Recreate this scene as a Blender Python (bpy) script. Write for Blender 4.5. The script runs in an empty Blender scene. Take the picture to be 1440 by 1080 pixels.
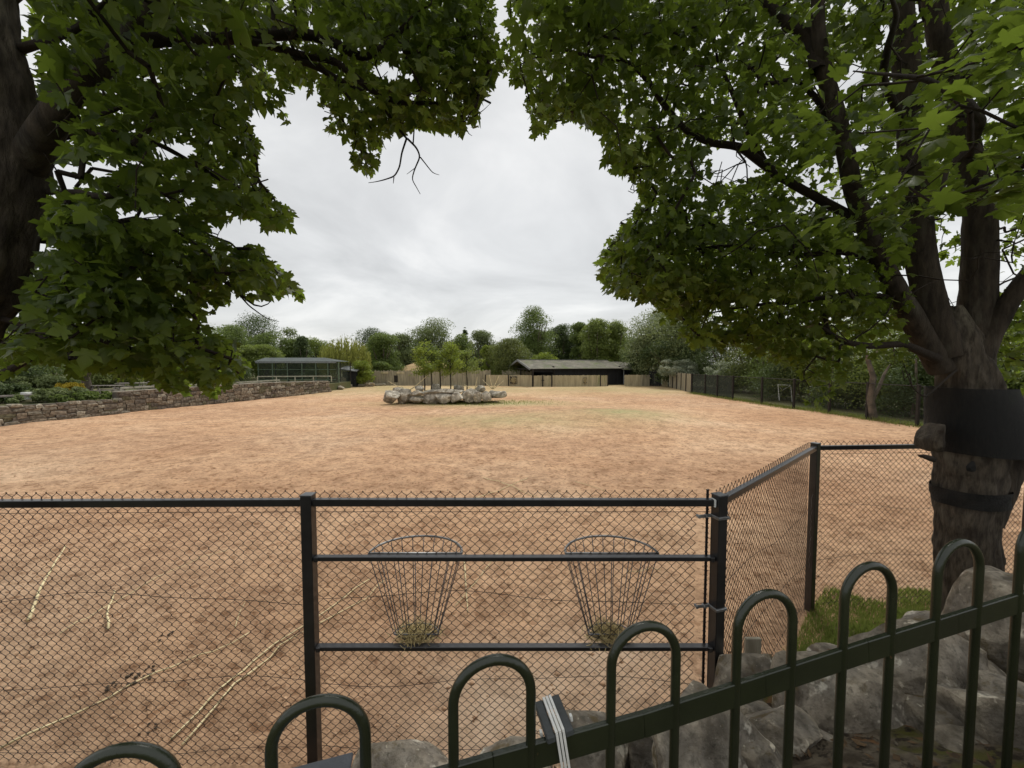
import bpy, math, random
import numpy as np
from mathutils import Vector, Matrix, noise as mnoise
random.seed(7); rng = np.random.default_rng(7)
S = bpy.context.scene
COL = S.collection

# ------------------------------------------------------------------ camera, sky, sun, exposure
F = 560.0                                   # focal length in photo pixels (1440 wide)
PITCH = math.atan(28/560)
CAMZ = 3.0
cam = bpy.data.cameras.new('camera'); camo = bpy.data.objects.new('camera', cam); COL.objects.link(camo)
cam.sensor_width = 36; cam.lens = 14.0; cam.clip_start = 0.05; cam.clip_end = 1500
camo.location = (0, 0, CAMZ); camo.rotation_euler = (math.pi/2 - PITCH, 0, 0)
S.camera = camo

SUN_EL, SUN_AZ = math.radians(58), math.radians(20)      # azimuth from +Y towards +X
w = bpy.data.worlds.new('World'); S.world = w; w.use_nodes = True
nt = w.node_tree; nt.nodes.clear()
def N(nt, t, **k):
    n = nt.nodes.new(t)
    for a, b in k.items():
        if a.startswith('i_'):
            key = a[2:]; n.inputs[int(key) if key.isdigit() else key.replace('_', ' ')].default_value = b
        else: setattr(n, a, b)
    return n
def L(nt, a, ao, b, bi): nt.links.new(a.outputs[ao], b.inputs[bi])
out = N(nt, 'ShaderNodeOutputWorld'); bg = N(nt, 'ShaderNodeBackground'); bg.inputs['Strength'].default_value = 0.1
sky = N(nt, 'ShaderNodeTexSky', sky_type='NISHITA', sun_disc=False, sun_elevation=SUN_EL, sun_rotation=SUN_AZ)
tc = N(nt, 'ShaderNodeTexCoord'); sep = N(nt, 'ShaderNodeSeparateXYZ'); L(nt, tc, 'Generated', sep, 0)
zc = N(nt, 'ShaderNodeMath', operation='MAXIMUM', i_1=0.0); L(nt, sep, 2, zc, 0)
za = N(nt, 'ShaderNodeMath', operation='ADD', i_1=0.22); L(nt, zc, 0, za, 0)
dx = N(nt, 'ShaderNodeMath', operation='DIVIDE'); L(nt, sep, 0, dx, 0); L(nt, za, 0, dx, 1)
dy = N(nt, 'ShaderNodeMath', operation='DIVIDE'); L(nt, sep, 1, dy, 0); L(nt, za, 0, dy, 1)
cmb = N(nt, 'ShaderNodeCombineXYZ'); L(nt, dx, 0, cmb, 0); L(nt, dy, 0, cmb, 1)
n1 = N(nt, 'ShaderNodeTexNoise', i_Scale=1.0, i_Detail=6.0, i_Roughness=0.55, i_Distortion=0.5); L(nt, cmb, 0, n1, 'Vector')
r1 = N(nt, 'ShaderNodeValToRGB'); L(nt, n1, 'Fac', r1, 0)
r1.color_ramp.elements[0].position = 0.34; r1.color_ramp.elements[0].color = (3.62, 3.63, 3.58, 1)
r1.color_ramp.elements[1].position = 0.70; r1.color_ramp.elements[1].color = (5.85, 5.8, 5.66, 1)
e = r1.color_ramp.elements.new(0.52); e.color = (4.55, 4.56, 4.5, 1)
mx = N(nt, 'ShaderNodeMix', data_type='RGBA'); mx.inputs['Factor'].default_value = 0.93
L(nt, sky, 0, mx, 6); L(nt, r1, 0, mx, 7); L(nt, mx, 2, bg, 'Color'); L(nt, bg, 0, out, 'Surface')
sl = bpy.data.lights.new('sun', 'SUN'); so = bpy.data.objects.new('sun', sl); COL.objects.link(so)
sl.energy = 1.5; sl.angle = math.radians(14); sl.color = (1, 0.97, 0.92)
sd = Vector((math.sin(SUN_AZ)*math.cos(SUN_EL), math.cos(SUN_AZ)*math.cos(SUN_EL), math.sin(SUN_EL)))
so.rotation_euler = sd.to_track_quat('Z', 'Y').to_euler()
S.view_settings.view_transform = 'Standard'; S.view_settings.look = 'None'
S.view_settings.exposure = 0.80; S.view_settings.gamma = 1

# ------------------------------------------------------------------ helpers
cp, sp_ = math.cos(PITCH), math.sin(PITCH)
def P(px, py, Y):                           # the point seen at a photo pixel, Y metres ahead
    u = (px-720)/F; v = (540-py)/F
    d = np.array([u, v*sp_ + cp, v*cp - sp_]); d = d*(Y/d[1])
    return np.array([d[0], d[1], d[2]+CAMZ])
def G(px, py, z=0.0):                       # the point of the level z seen at a photo pixel
    u = (px-720)/F; v = (540-py)/F
    d = np.array([u, v*sp_ + cp, v*cp - sp_]); k = (z-CAMZ)/d[2]
    return np.array([d[0]*k, d[1]*k, z])
def project(V):
    x = V[:, 0]; y = V[:, 1]; z = V[:, 2]-CAMZ
    f = y*cp - z*sp_; up = y*sp_ + z*cp
    f = np.where(np.abs(f) < 1e-3, 1e-3, f)
    return 720+F*x/f, 540-F*up/f, f
def inpoly(px, py, poly):
    c = np.zeros(len(px), bool); n = len(poly)
    for i in range(n):
        x1, y1 = poly[i]; x2, y2 = poly[(i+1) % n]
        m = (y1 > py) != (y2 > py)
        with np.errstate(divide='ignore', invalid='ignore'):
            xi = (x2-x1)*(py-y1)/(y2-y1+1e-12)+x1
        c ^= m & (px < xi)
    return c
def hashn(ix, iy, s):
    h = (ix.astype(np.int64)*374761393 + iy.astype(np.int64)*668265263 + s*1442695041) & 0x7fffffff
    h = ((h ^ (h >> 13))*1274126177) & 0x7fffffff
    return ((h ^ (h >> 16)) & 0xffff)/65535.0
def vnoise(x, y, s=0):
    ix = np.floor(x); iy = np.floor(y); fx = x-ix; fy = y-iy
    fx = fx*fx*(3-2*fx); fy = fy*fy*(3-2*fy)
    a = hashn(ix, iy, s); b = hashn(ix+1, iy, s); c = hashn(ix, iy+1, s); d = hashn(ix+1, iy+1, s)
    return a+(b-a)*fx+(c-a)*fy+(a-b-c+d)*fx*fy
def fbm(x, y, s=0, o=4):
    r = 0; a = 0.5
    for i in range(o): r = r+a*vnoise(x, y, s+i*17); x = x*2.03+5.1; y = y*2.03+3.7; a *= 0.5
    return r/(1-0.5**o)

def mk(name, V, Fc, mat=None, parent=None, smooth=False, kind=None, uvcol=None):
    """one mesh object from vertices and faces (array n x 3 / n x 4, or a list of index lists)"""
    me = mkmesh(name, V, Fc, mat, smooth)
    if uvcol is not None:
        at = me.attributes.new(uvcol[0], 'FLOAT', 'POINT'); at.data.foreach_set('value', np.asarray(uvcol[1], dtype=np.float32))
    o = bpy.data.objects.new(name, me); COL.objects.link(o)
    if parent: setpar(o, parent)
    if kind: o['kind'] = kind
    return o
def mkmesh(name, V, Fc, mat=None, smooth=False):
    me = bpy.data.meshes.new(name); V = np.asarray(V, dtype=np.float32).reshape(-1, 3)
    if isinstance(Fc, np.ndarray):
        n, k = Fc.shape
        me.vertices.add(len(V)); me.vertices.foreach_set('co', V.ravel())
        me.loops.add(n*k); me.loops.foreach_set('vertex_index', Fc.astype(np.int32).ravel())
        me.polygons.add(n); me.polygons.foreach_set('loop_start', np.arange(0, n*k, k, dtype=np.int32))
        me.update(calc_edges=True)
    else:
        me.from_pydata([tuple(map(float, v)) for v in V], [], [tuple(int(i) for i in f) for f in Fc]); me.update()
    if smooth: me.polygons.foreach_set('use_smooth', np.ones(len(me.polygons), bool))
    if mat: me.materials.append(mat)
    return me
def setpar(o, parent):
    o.parent = parent; o.matrix_parent_inverse = parent_inv(parent)
_inv = {}
def parent_inv(p):
    if p.name not in _inv:
        m = Matrix.Translation(p.location)
        _inv[p.name] = m.inverted()
    return _inv[p.name]
def tag(o, label, cat, group=None, kind=None):
    o['label'] = label; o['category'] = cat
    if group: o['group'] = group
    if kind: o['kind'] = kind
    return o
def thing(name, label, cat, loc=(0, 0, 0), group=None):
    o = bpy.data.objects.new(name, None); COL.objects.link(o); o.location = tuple(map(float, loc)); o.empty_display_size = 0.2
    return tag(o, label, cat, group)

class MB:                                   # collects shapes for one mesh
    def __init__(s): s.V = []; s.Q = []; s.n = 0
    def add(s, V, Q):
        V = np.asarray(V, float).reshape(-1, 3)
        for f in Q: s.Q.append([i+s.n for i in f])
        s.V.append(V); s.n += len(V)
    def box(s, c, size, ax=None, bevel=0.0):
        c = np.asarray(c, float); sx, sy, sz = [q/2 for q in size]
        ax = np.eye(3) if ax is None else np.asarray(ax, float)
        if bevel <= 0:
            v = np.array([[x, y, z] for x in (-sx, sx) for y in (-sy, sy) for z in (-sz, sz)])
            s.add(v@ax+c, [[0, 1, 3, 2], [4, 6, 7, 5], [0, 4, 5, 1], [2, 3, 7, 6], [0, 2, 6, 4], [1, 5, 7, 3]])
        else:
            b = min(bevel, sx*.9, sy*.9, sz*.9); pts = []
            for X in (-1, 1):
                for Y in (-1, 1):
                    for Z in (-1, 1):
                        pts += [[X*sx, Y*(sy-b), Z*(sz-b)], [X*(sx-b), Y*sy, Z*(sz-b)], [X*(sx-b), Y*(sy-b), Z*sz]]
            I = lambda X, Y, Z, k: ((X*2+Y)*2+Z)*3+k
            q = []
            for X in (0, 1): q.append([I(X, 0, 0, 0), I(X, 0, 1, 0), I(X, 1, 1, 0), I(X, 1, 0, 0)])
            for Y in (0, 1): q.append([I(0, Y, 0, 1), I(0, Y, 1, 1), I(1, Y, 1, 1), I(1, Y, 0, 1)])
            for Z in (0, 1): q.append([I(0, 0, Z, 2), I(0, 1, Z, 2), I(1, 1, Z, 2), I(1, 0, Z, 2)])
            for X in (0, 1):
                for Y in (0, 1): q.append([I(X, Y, 0, 0), I(X, Y, 1, 0), I(X, Y, 1, 1), I(X, Y, 0, 1)])
                for Z in (0, 1): q.append([I(X, 0, Z, 0), I(X, 1, Z, 0), I(X, 1, Z, 2), I(X, 0, Z, 2)])
            for Y in (0, 1):
                for Z in (0, 1): q.append([I(0, Y, Z, 1), I(1, Y, Z, 1), I(1, Y, Z, 2), I(0, Y, Z, 2)])
            for X in (0, 1):
                for Y in (0, 1):
                    for Z in (0, 1): q.append([I(X, Y, Z, 0), I(X, Y, Z, 1), I(X, Y, Z, 2)])
            s.add(np.array(pts)@ax+c, q)
    def beam(s, a, b, wd, ht, bevel=0.0, up=(0, 0, 1)):
        a = np.asarray(a, float); b = np.asarray(b, float); d = b-a; Ln = np.linalg.norm(d); d = d/Ln
        up = np.asarray(up, float)
        if abs(d@up) > 0.95: up = np.array([0, 1, 0.])
        sd_ = np.cross(d, up); sd_ /= np.linalg.norm(sd_); u2 = np.cross(sd_, d)
        s.box((a+b)/2, (Ln, wd, ht), np.array([d, sd_, u2]), bevel)
    def tube(s, pts, r, sides=8, cap=True, ref=None):
        V, Q = tube_geo(np.asarray(pts, float)[None], np.broadcast_to(np.asarray(r, float), (len(pts),))[None], sides, None if ref is None else np.asarray(ref, float)[None, None, :])
        Q = Q.tolist(); n = len(pts)
        if cap: Q.append(list(range(sides))[::-1]); Q.append(list(range((n-1)*sides, n*sides)))
        s.add(V, Q)
    def build(s, name, mat, parent=None, smooth=False, kind=None):
        return mk(name, np.concatenate(s.V), s.Q, mat, parent, smooth, kind)
def tube_geo(Pa, R, sides=3, ref=None):     # Pa (m, n, 3) m polylines of n points each; R (m, n)
    m, n, _ = Pa.shape
    T = np.gradient(Pa, axis=1) if n > 2 else np.repeat((Pa[:, 1:]-Pa[:, :1]), 2, axis=1)
    T /= np.linalg.norm(T, axis=2, keepdims=True)+1e-9
    if ref is None:
        ov = Pa[:, -1]-Pa[:, 0]; ref = np.where(np.abs(ov[:, 2:3]) > 0.8*np.linalg.norm(ov, axis=1, keepdims=True), np.array([[0.3, 1, 0.]]), np.array([[0.05, 0.02, 1.]]))[:, None, :]
    A = np.cross(T, np.broadcast_to(ref, T.shape)); A /= np.linalg.norm(A, axis=2, keepdims=True)+1e-9
    B = np.cross(T, A)
    th = np.arange(sides)*2*np.pi/sides
    V = Pa[:, :, None, :]+R[:, :, None, None]*(np.cos(th)[None, None, :, None]*A[:, :, None, :]+np.sin(th)[None, None, :, None]*B[:, :, None, :])
    idx = np.arange(m*n*sides).reshape(m, n, sides)
    a = idx[:, :-1, :]; b = idx[:, 1:, :]
    Q = np.stack([a, np.roll(a, -1, 2), np.roll(b, -1, 2), b], -1).reshape(-1, 4)
    return V.reshape(-1, 3), Q

# ------------------------------------------------------------------ materials
def material(name, base, rough=0.8, var=None, scale=5.0, bump=0.0, bscale=None, metal=0.0, detail=5.0, stretch=(1, 1, 1), spots=None, spec=0.3, translucent=None, coat=0.0):
    """procedural: base colour varied towards `var` by noise, optional spots (colour, scale, threshold), bump"""
    m = bpy.data.materials.new(name); m.use_nodes = True; t = m.node_tree; bs = t.nodes['Principled BSDF']
    bs.inputs['Roughness'].default_value = rough; bs.inputs['Metallic'].default_value = metal
    bs.inputs['Specular IOR Level'].default_value = spec
    tcn = N(t, 'ShaderNodeTexCoord'); mp = N(t, 'ShaderNodeMapping'); mp.inputs['Scale'].default_value = stretch
    L(t, tcn, 'Object', mp, 0)
    var = var or tuple(c*0.6 for c in base)
    ns = N(t, 'ShaderNodeTexNoise', i_Scale=scale, i_Detail=detail, i_Roughness=0.6); L(t, mp, 0, ns, 'Vector')
    rp = N(t, 'ShaderNodeValToRGB'); L(t, ns, 'Fac', rp, 0)
    rp.color_ramp.elements[0].position = 0.35; rp.color_ramp.elements[0].color = (*var, 1)
    rp.color_ramp.elements[1].position = 0.65; rp.color_ramp.elements[1].color = (*base, 1)
    cur = (rp, 0)
    for sc, scol, lo, hi in (spots or []):
        n2 = N(t, 'ShaderNodeTexNoise', i_Scale=sc, i_Detail=4.0, i_Roughness=0.65); L(t, mp, 0, n2, 'Vector')
        r2 = N(t, 'ShaderNodeValToRGB'); L(t, n2, 'Fac', r2, 0)
        r2.color_ramp.elements[0].position = lo; r2.color_ramp.elements[0].color = (0, 0, 0, 1)
        r2.color_ramp.elements[1].position = hi; r2.color_ramp.elements[1].color = (1, 1, 1, 1)
        mm = N(t, 'ShaderNodeMix', data_type='RGBA'); L(t, r2, 0, mm, 0); L(t, cur[0], cur[1], mm, 6); mm.inputs[7].default_value = (*scol, 1)
        cur = (mm, 2)
    L(t, cur[0], cur[1], bs, 'Base Color')
    if bump:
        nb = N(t, 'ShaderNodeTexNoise', i_Scale=bscale or scale*3, i_Detail=6.0, i_Roughness=0.65); L(t, mp, 0, nb, 'Vector')
        bp = N(t, 'ShaderNodeBump', i_Strength=min(1.0, bump), i_Distance=0.02); L(t, nb, 'Fac', bp, 'Height'); L(t, bp, 0, bs, 'Normal')
    if translucent:
        tr = N(t, 'ShaderNodeBsdfTranslucent'); tr.inputs[0].default_value = (*translucent, 1)
        ms = N(t, 'ShaderNodeMixShader', i_0=0.45); L(t, bs, 0, ms, 1); L(t, tr, 0, ms, 2)
        L(t, ms, 0, t.nodes['Material Output'], 'Surface')
    return m
def leafmat(name, a, b, tr, fac=0.4, rough=0.5, attr='tint'):
    m = bpy.data.materials.new(name); m.use_nodes = True; t = m.node_tree; bs = t.nodes['Principled BSDF']
    at = N(t, 'ShaderNodeAttribute', attribute_name=attr)
    mm = N(t, 'ShaderNodeMix', data_type='RGBA'); L(t, at, 'Fac', mm, 0); mm.inputs[6].default_value = (*a, 1); mm.inputs[7].default_value = (*b, 1)
    L(t, mm, 2, bs, 'Base Color'); bs.inputs['Roughness'].default_value = rough; bs.inputs['Specular IOR Level'].default_value = 0.25
    tn = N(t, 'ShaderNodeBsdfTranslucent'); m2 = N(t, 'ShaderNodeMix', data_type='RGBA'); L(t, at, 'Fac', m2, 0)
    m2.inputs[6].default_value = (*tr, 1); m2.inputs[7].default_value = (*[c*1.5 for c in tr], 1); L(t, m2, 2, tn, 0)
    ms = N(t, 'ShaderNodeMixShader', i_0=fac); L(t, bs, 0, ms, 1); L(t, tn, 0, ms, 2)
    L(t, ms, 0, t.nodes['Material Output'], 'Surface')
    return m
M = {}
M['black'] = material('black_coated_steel', (.012, .012, .013), .28, (.02, .02, .021), 9, .08, 60, spec=.65, spots=[(5, (.05, .045, .04), .66, .8)])
M['wire'] = material('dark_coated_wire', (.016, .010, .009), .45, (.014, .010, .009), 12, spec=.4)
M['green'] = material('dark_green_paint', (.022, .028, .014), .24, (.015, .020, .010), 7, .12, 40, spec=.6, spots=[(48, (.07, .045, .022), .70, .73)])
M['galv'] = material('galvanised_steel', (.30, .31, .31), .45, (.18, .18, .18), 14, .2, 60, metal=.7)
M['galvdull'] = material('dull_galvanised_rod', (.22, .23, .25), .5, (.12, .12, .13), 20, metal=.5)
M['hay'] = material('hay', (.62, .51, .26), .9, (.42, .33, .16), 30)
M['stick'] = material('stripped_branch', (.76, .66, .40), .8, (.50, .40, .22), 14, .3, 60, spots=[(9, (.16, .11, .07), .58, .64)])
M['bark'] = material('brown_bark', (.115, .094, .070), .95, (.038, .030, .023), 16, 1, 34, stretch=(1, 1, .26), spots=[(5, (.15, .13, .095), .56, .70), (30, (.030, .023, .017), .46, .72)])
M['barklimb'] = material('limb_bark', (.070, .054, .039), .95, (.026, .020, .015), 16, 1, 34, stretch=(1, 1, .26), spots=[(5, (.09, .08, .06), .56, .70)])
M['barkdark'] = material('branch_bark', (.040, .029, .021), .95, (.025, .019, .015), 7, .8, 30)
M['barkgrey'] = material('grey_bark', (.16, .13, .10), .95, (.07, .06, .045), 3, .6, 12)
M['netwrap'] = material('black_wrap', (.010, .010, .010), .8, (.02, .018, .016), 10, .7, 60)
M['rock'] = material('limestone', (.33, .295, .245), .9, (.12, .103, .08), 6.5, 1, 22, spots=[(5, (.56, .52, .44), .58, .62), (3.2, (.11, .075, .042), .60, .72), (30, (.10, .09, .07), .50, .72), (34, (.42, .39, .32), .64, .72)])
M['rockfar'] = material('pale_boulder', (.48, .435, .35), .9, (.18, .16, .13), 2.2, 1, 6, spots=[(3.4, (.60, .55, .45), .52, .60), (2.6, (.20, .165, .11), .58, .66)])
M['cleave'] = material('dark_soil', (.05, .038, .025), 1, (.025, .02, .014), 5, 1, 25, spots=[(3, (.075, .072, .02), .54, .66), (24, (.20, .14, .08), .66, .72)])
def stonemat():
    m = material('wall_stone', (.19, .145, .115), .95, (.10, .075, .06), 1.6, .8, 9); t = m.node_tree; bs = t.nodes['Principled BSDF']
    oi = N(t, 'ShaderNodeObjectInfo'); rp = N(t, 'ShaderNodeValToRGB'); L(t, oi, 'Random', rp, 0); e_ = rp.color_ramp.elements; rp.color_ramp.interpolation = 'CONSTANT'
    e_[0].position = 0; e_[0].color = (.18, .155, .125, 1); e_[1].position = .9; e_[1].color = (.36, .33, .27, 1)
    for p_, c_ in ((.2, (.14, .12, .10)), (.38, (.24, .20, .155)), (.55, (.20, .18, .145)), (.7, (.14, .13, .085)), (.8, (.27, .235, .185))): q_ = e_.new(p_); q_.color = (*c_, 1)
    ns = N(t, 'ShaderNodeTexNoise', i_Scale=3.0, i_Detail=5.0); tcn = N(t, 'ShaderNodeTexCoord'); L(t, tcn, 'Object', ns, 'Vector')
    r2 = N(t, 'ShaderNodeValToRGB'); L(t, ns, 'Fac', r2, 0); r2.color_ramp.elements[0].position = .35; r2.color_ramp.elements[0].color = (.5, .48, .45, 1); r2.color_ramp.elements[1].position = .65; r2.color_ramp.elements[1].color = (1.3, 1.3, 1.25, 1)
    mm = N(t, 'ShaderNodeMix', data_type='RGBA', blend_type='MULTIPLY'); mm.inputs[0].default_value = 1; L(t, rp, 0, mm, 6); L(t, r2, 0, mm, 7); L(t, mm, 2, bs, 'Base Color')
    return m
M['sandstone'] = stonemat()
M['sandstone_old'] = material('wall_stone', (.19, .145, .115), .95, (.10, .075, .06), 1.3, .8, 9, spots=[(.9, (.34, .31, .26), .60, .68), (2.0, (.11, .11, .06), .60, .7)])
M['mortar'] = material('wall_core', (.13, .11, .09), 1, (.08, .068, .055), 3, .6, 14)
M['coping'] = material('coping_stone', (.30, .27, .22), .95, (.17, .15, .12), 2, .6, 14)
M['palewood'] = material('weathered_boards', (.50, .43, .28), .9, (.33, .28, .18), 1.2, .4, 10, stretch=(2.5, 2.5, .35), spots=[(.8, (.22, .23, .10), .58, .72)])
M['greywood'] = material('grey_paling', (.38, .34, .24), .9, (.20, .175, .125), 1.6, .4, 10, stretch=(3, 3, .3), spots=[(.7, (.17, .17, .09), .58, .7)])
M['blackwood'] = material('black_stained_boards', (.022, .023, .026), .75, (.012, .012, .013), 1.5, .3, 10, stretch=(3, 3, .3))
M['darkpost'] = material('dark_timber', (.035, .03, .025), .85, (.02, .017, .014), 6)
M['roofmoss'] = material('mossy_sheet_roof', (.23, .21, .165), .9, (.13, .125, .095), .9, .4, 9, spots=[(.6, (.14, .16, .075), .5, .66), (1.6, (.30, .29, .25), .62, .72)])
M['barge'] = material('grey_bargeboard', (.26, .27, .28), .7, (.19, .2, .2), 3)
M['avroof'] = material('dark_green_grey_roof', (.085, .10, .095), .8, (.06, .07, .066), 1.2, .3, 10)
M['avframe'] = material('green_frame', (.12, .17, .11), .6, (.09, .12, .08), 3)
M['thatch'] = material('straw_thatch', (.50, .36, .19), 1, (.36, .25, .13), 3, .6, 30)
M['whitepaint'] = material('chalky_rail', (.46, .43, .33), .8, (.30, .27, .20), 3)
M['tablewood'] = material('silvered_wood', (.34, .30, .27), .85, (.2, .18, .16), 3)
M['signwhite'] = material('white_panel', (.78, .78, .76), .6, (.7, .7, .68), 3)
M['slate'] = material('slate_panel', (.13, .14, .155), .55, (.10, .105, .115), 9, .2, 80)
M['tie'] = material('white_tie', (.80, .80, .77), .4, (.66, .66, .63), 30)
M['rubber'] = material('grey_rubber_pad', (.075, .082, .085), .6, (.05, .055, .055), 20, .2, 90)
M['plank'] = material('bleached_plank', (.40, .37, .29), .9, (.26, .23, .17), 4, .4, 20, stretch=(4, 4, .5), spots=[(6, (.10, .08, .05), .62, .68)])
M['dung'] = material('dung', (.10, .075, .05), 1, (.05, .04, .028), 30, .6, 60)
M['blade'] = leafmat('grass_blade', (.11, .155, .03), (.30, .29, .10), (.20, .26, .05), .35, .6)
M['litter'] = material('dry_leaf_litter', (.16, .10, .05), .9, (.06, .04, .024), 20)
def net(name, col, alpha):
    m = bpy.data.materials.new(name); m.use_nodes = True; t = m.node_tree; bs = t.nodes['Principled BSDF']
    bs.inputs['Base Color'].default_value = (*col, 1); bs.inputs['Roughness'].default_value = .8
    tcn = N(t, 'ShaderNodeTexCoord'); ns = N(t, 'ShaderNodeTexNoise', i_Scale=1.2, i_Detail=3.0); L(t, tcn, 'Object', ns, 'Vector')
    mr = N(t, 'ShaderNodeMapRange', i_1=.3, i_2=.7, i_3=alpha-.08, i_4=alpha+.08); L(t, ns, 'Fac', mr, 0); L(t, mr, 0, bs, 'Alpha')
    return m
M['netdark'] = net('fine_green_netting', (.014, .022, .014), .84)
M['avnet'] = net('aviary_netting', (.035, .048, .03), .42)
M['treenet'] = net('fine_black_netting', (.006, .006, .006), .84)

# ------------------------------------------------------------------ terrain
def smooth(a, b, x):
    t = np.clip((x-a)/(b-a), 0, 1); return t*t*(3-2*t)
POST1 = np.array([P(433, 695, 2.83)[0], 2.83]); POST2 = np.array([P(1012, 697, 2.83)[0], 2.83]); POST3 = np.array([P(1147, 622, 4.70)[0], 4.70])
POST0 = np.array([-4.45, 2.79]); POSTM = np.array([-7.4, 2.9]); POST4 = np.array([6.45, 4.88]); POST5 = np.array([9.4, 5.0])
FTOP = P(433, 695, 2.83)[2]
FL = [POSTM, POST0, POST1, POST2, POST3, POST4, POST5, np.array([22., 5.5])]
def fenceY(x):
    return np.interp(x, [-30]+[p[0] for p in FL], [2.9]+[p[1] for p in FL])
def paddock_h(x, y):
    r = np.hypot(x, y)
    near = smooth(20, 4, r)
    h = 0.42*np.exp(-(((x-4.2)/6.5)**2+((y-22)/4.2)**2))
    h = h+0.14*(fbm(x*.09, y*.09, 3)-.5)*smooth(5, 12, r)
    h = h+0.10*(fbm(x*.55, y*.55, 5, 3)-.5)
    h = h+0.095*(fbm(x*2.6, y*2.6, 9, 3)-.5)*(.4+.6*near)
    h = h+0.046*(fbm(x*9, y*9, 21, 3)-.5)*(.35+.65*near)
    return h
def island_mask(x, y):
    return np.exp(-(((x+2.9)/5.8)**2+((y-31.0)/2.1)**2)**1.4)
def grassmask(x, y):
    n = fbm(x*.35, y*.35, 40, 4)
    g = 1.0*np.exp(-(((x+2.6)/6.8)**2+((y-30.4)/2.4)**2))
    far = smooth(33, 48, y)*(.35+.8*n)*.75
    mound = 1.0*np.exp(-(((x-6.6)/2.6)**2+((y-22.5)/3.0)**2))*(n > .35)+.62*np.exp(-(((x-.5)/3.6)**2+((y-20.0)/2.4)**2))
    mound2 = .35*np.exp(-(((x+4.5)/3.5)**2+((y-21.0)/2.0)**2))
    g = g+far+(mound+mound2)*(.3+n)
    return np.clip(g*(.55+.9*fbm(x*2.2, y*2.2, 60, 3)), 0, 1)
# paddock sheet: fan grid whose cells grow with distance
nr, na = 470, 600
rr = 2.55*(58/2.55)**(np.arange(nr)/(nr-1)); aa = np.linspace(-1.06, 1.06, na)
RR, AA = np.meshgrid(rr, np.tan(aa)*0.98, indexing='ij')
PX = AA*RR; PY = RR*np.ones_like(AA)
PX = np.clip(PX, -34, 22.5)
PZ = paddock_h(PX, PY)
back = np.where(PX < -12, 52, 62)
fy = fenceY(PX)
PZ = PZ - 0.25*smooth(0.0, .5, fy-0.25-PY)
idx = np.arange(nr*na).reshape(nr, na)
Q = np.stack([idx[:-1, :-1], idx[:-1, 1:], idx[1:, 1:], idx[1:, :-1]], -1).reshape(-1, 4)
V = np.stack([PX, PY, PZ], -1).reshape(-1, 3)
c = V[Q].mean(1); keep = (np.ptp(V[Q][:, :, 0], axis=1) > 1e-4)
Q = Q[keep]
pm = bpy.data.materials.new('reddish_sand'); pm.use_nodes = True; t = pm.node_tree; bs = t.nodes['Principled BSDF']
bs.inputs['Roughness'].default_value = 1; bs.inputs['Specular IOR Level'].default_value = .1
tcn = N(t, 'ShaderNodeTexCoord')
def nz(sc, det=5., rough=.6): 
    n_ = N(t, 'ShaderNodeTexNoise', i_Scale=sc, i_Detail=det, i_Roughness=rough); L(t, tcn, 'Object', n_, 'Vector'); return n_
def rampof(n_, stops):
    r_ = N(t, 'ShaderNodeValToRGB'); L(t, n_, 'Fac', r_, 0); els = r_.color_ramp.elements
    els[0].position = stops[0][0]; els[0].color = (*stops[0][1], 1); els[1].position = stops[-1][0]; els[1].color = (*stops[-1][1], 1)
    for p_, c_ in stops[1:-1]: q_ = els.new(p_); q_.color = (*c_, 1)
    return r_
def mixc(f, a, b, mode='MIX', fac=None):
    m_ = N(t, 'ShaderNodeMix', data_type='RGBA', blend_type=mode)
    if f is not None: L(t, f[0], f[1], m_, 0)
    else: m_.inputs[0].default_value = fac
    for s_, k_ in ((a, 6), (b, 7)):
        if isinstance(s_, tuple) and len(s_) == 3: m_.inputs[k_].default_value = (*s_, 1)
        else: L(t, s_[0], s_[1], m_, k_)
    return (m_, 2)
big = rampof(nz(.16, 6.), [(.36, (.53, .325, .190)), (.52, (.62, .405, .248)), (.66, (.69, .485, .315))])
mid = rampof(nz(1.7, 6., .7), [(.38, (.74, .71, .69)), (.50, (.98, .97, .97)), (.64, (1.12, 1.12, 1.11))])
fin = rampof(nz(9., 7., .72), [(.37, (.58, .53, .50)), (.45, (.97, .96, .96)), (.62, (1.12, 1.12, 1.12))])
col = mixc(None, (big, 0), (mid, 0), 'MULTIPLY', 1.0); col = mixc(None, col, (fin, 0), 'MULTIPLY', .8)
hoof = rampof(nz(6.2, 2.5, .55), [(.575, (1, 1, 1)), (.63, (.54, .46, .40))]); col = mixc(None, col, (hoof, 0), 'MULTIPLY', .65)
clod = rampof(nz(19., 3., .6), [(.60, (1, 1, 1)), (.66, (.62, .55, .50))]); col = mixc(None, col, (clod, 0), 'MULTIPLY', .7)
spk = rampof(nz(38., 3., .6), [(.66, (0, 0, 0)), (.72, (1, 1, 1))]); col = mixc((spk, 0), col, (.60, .48, .32))
ag = N(t, 'ShaderNodeAttribute', attribute_name='grass')
gc = rampof(nz(6., 5.), [(.35, (.26, .26, .11)), (.65, (.50, .45, .24))])
aw = N(t, 'ShaderNodeAttribute', attribute_name='darker'); wc = rampof(nz(2.4, 6., .7), [(.36, (.62, .59, .59)), (.62, (.98, .97, .98))])  # sand darker towards the fence and in noisy patches
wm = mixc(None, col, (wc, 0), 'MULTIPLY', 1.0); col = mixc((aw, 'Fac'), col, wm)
ap = N(t, 'ShaderNodeAttribute', attribute_name='paler'); col = mixc((ap, 'Fac'), col, (.74, .56, .40))  # two paler patches of sand just beyond the fence
col = mixc((ag, 'Fac'), col, (gc, 0))
L(t, col[0], col[1], bs, 'Base Color')
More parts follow.
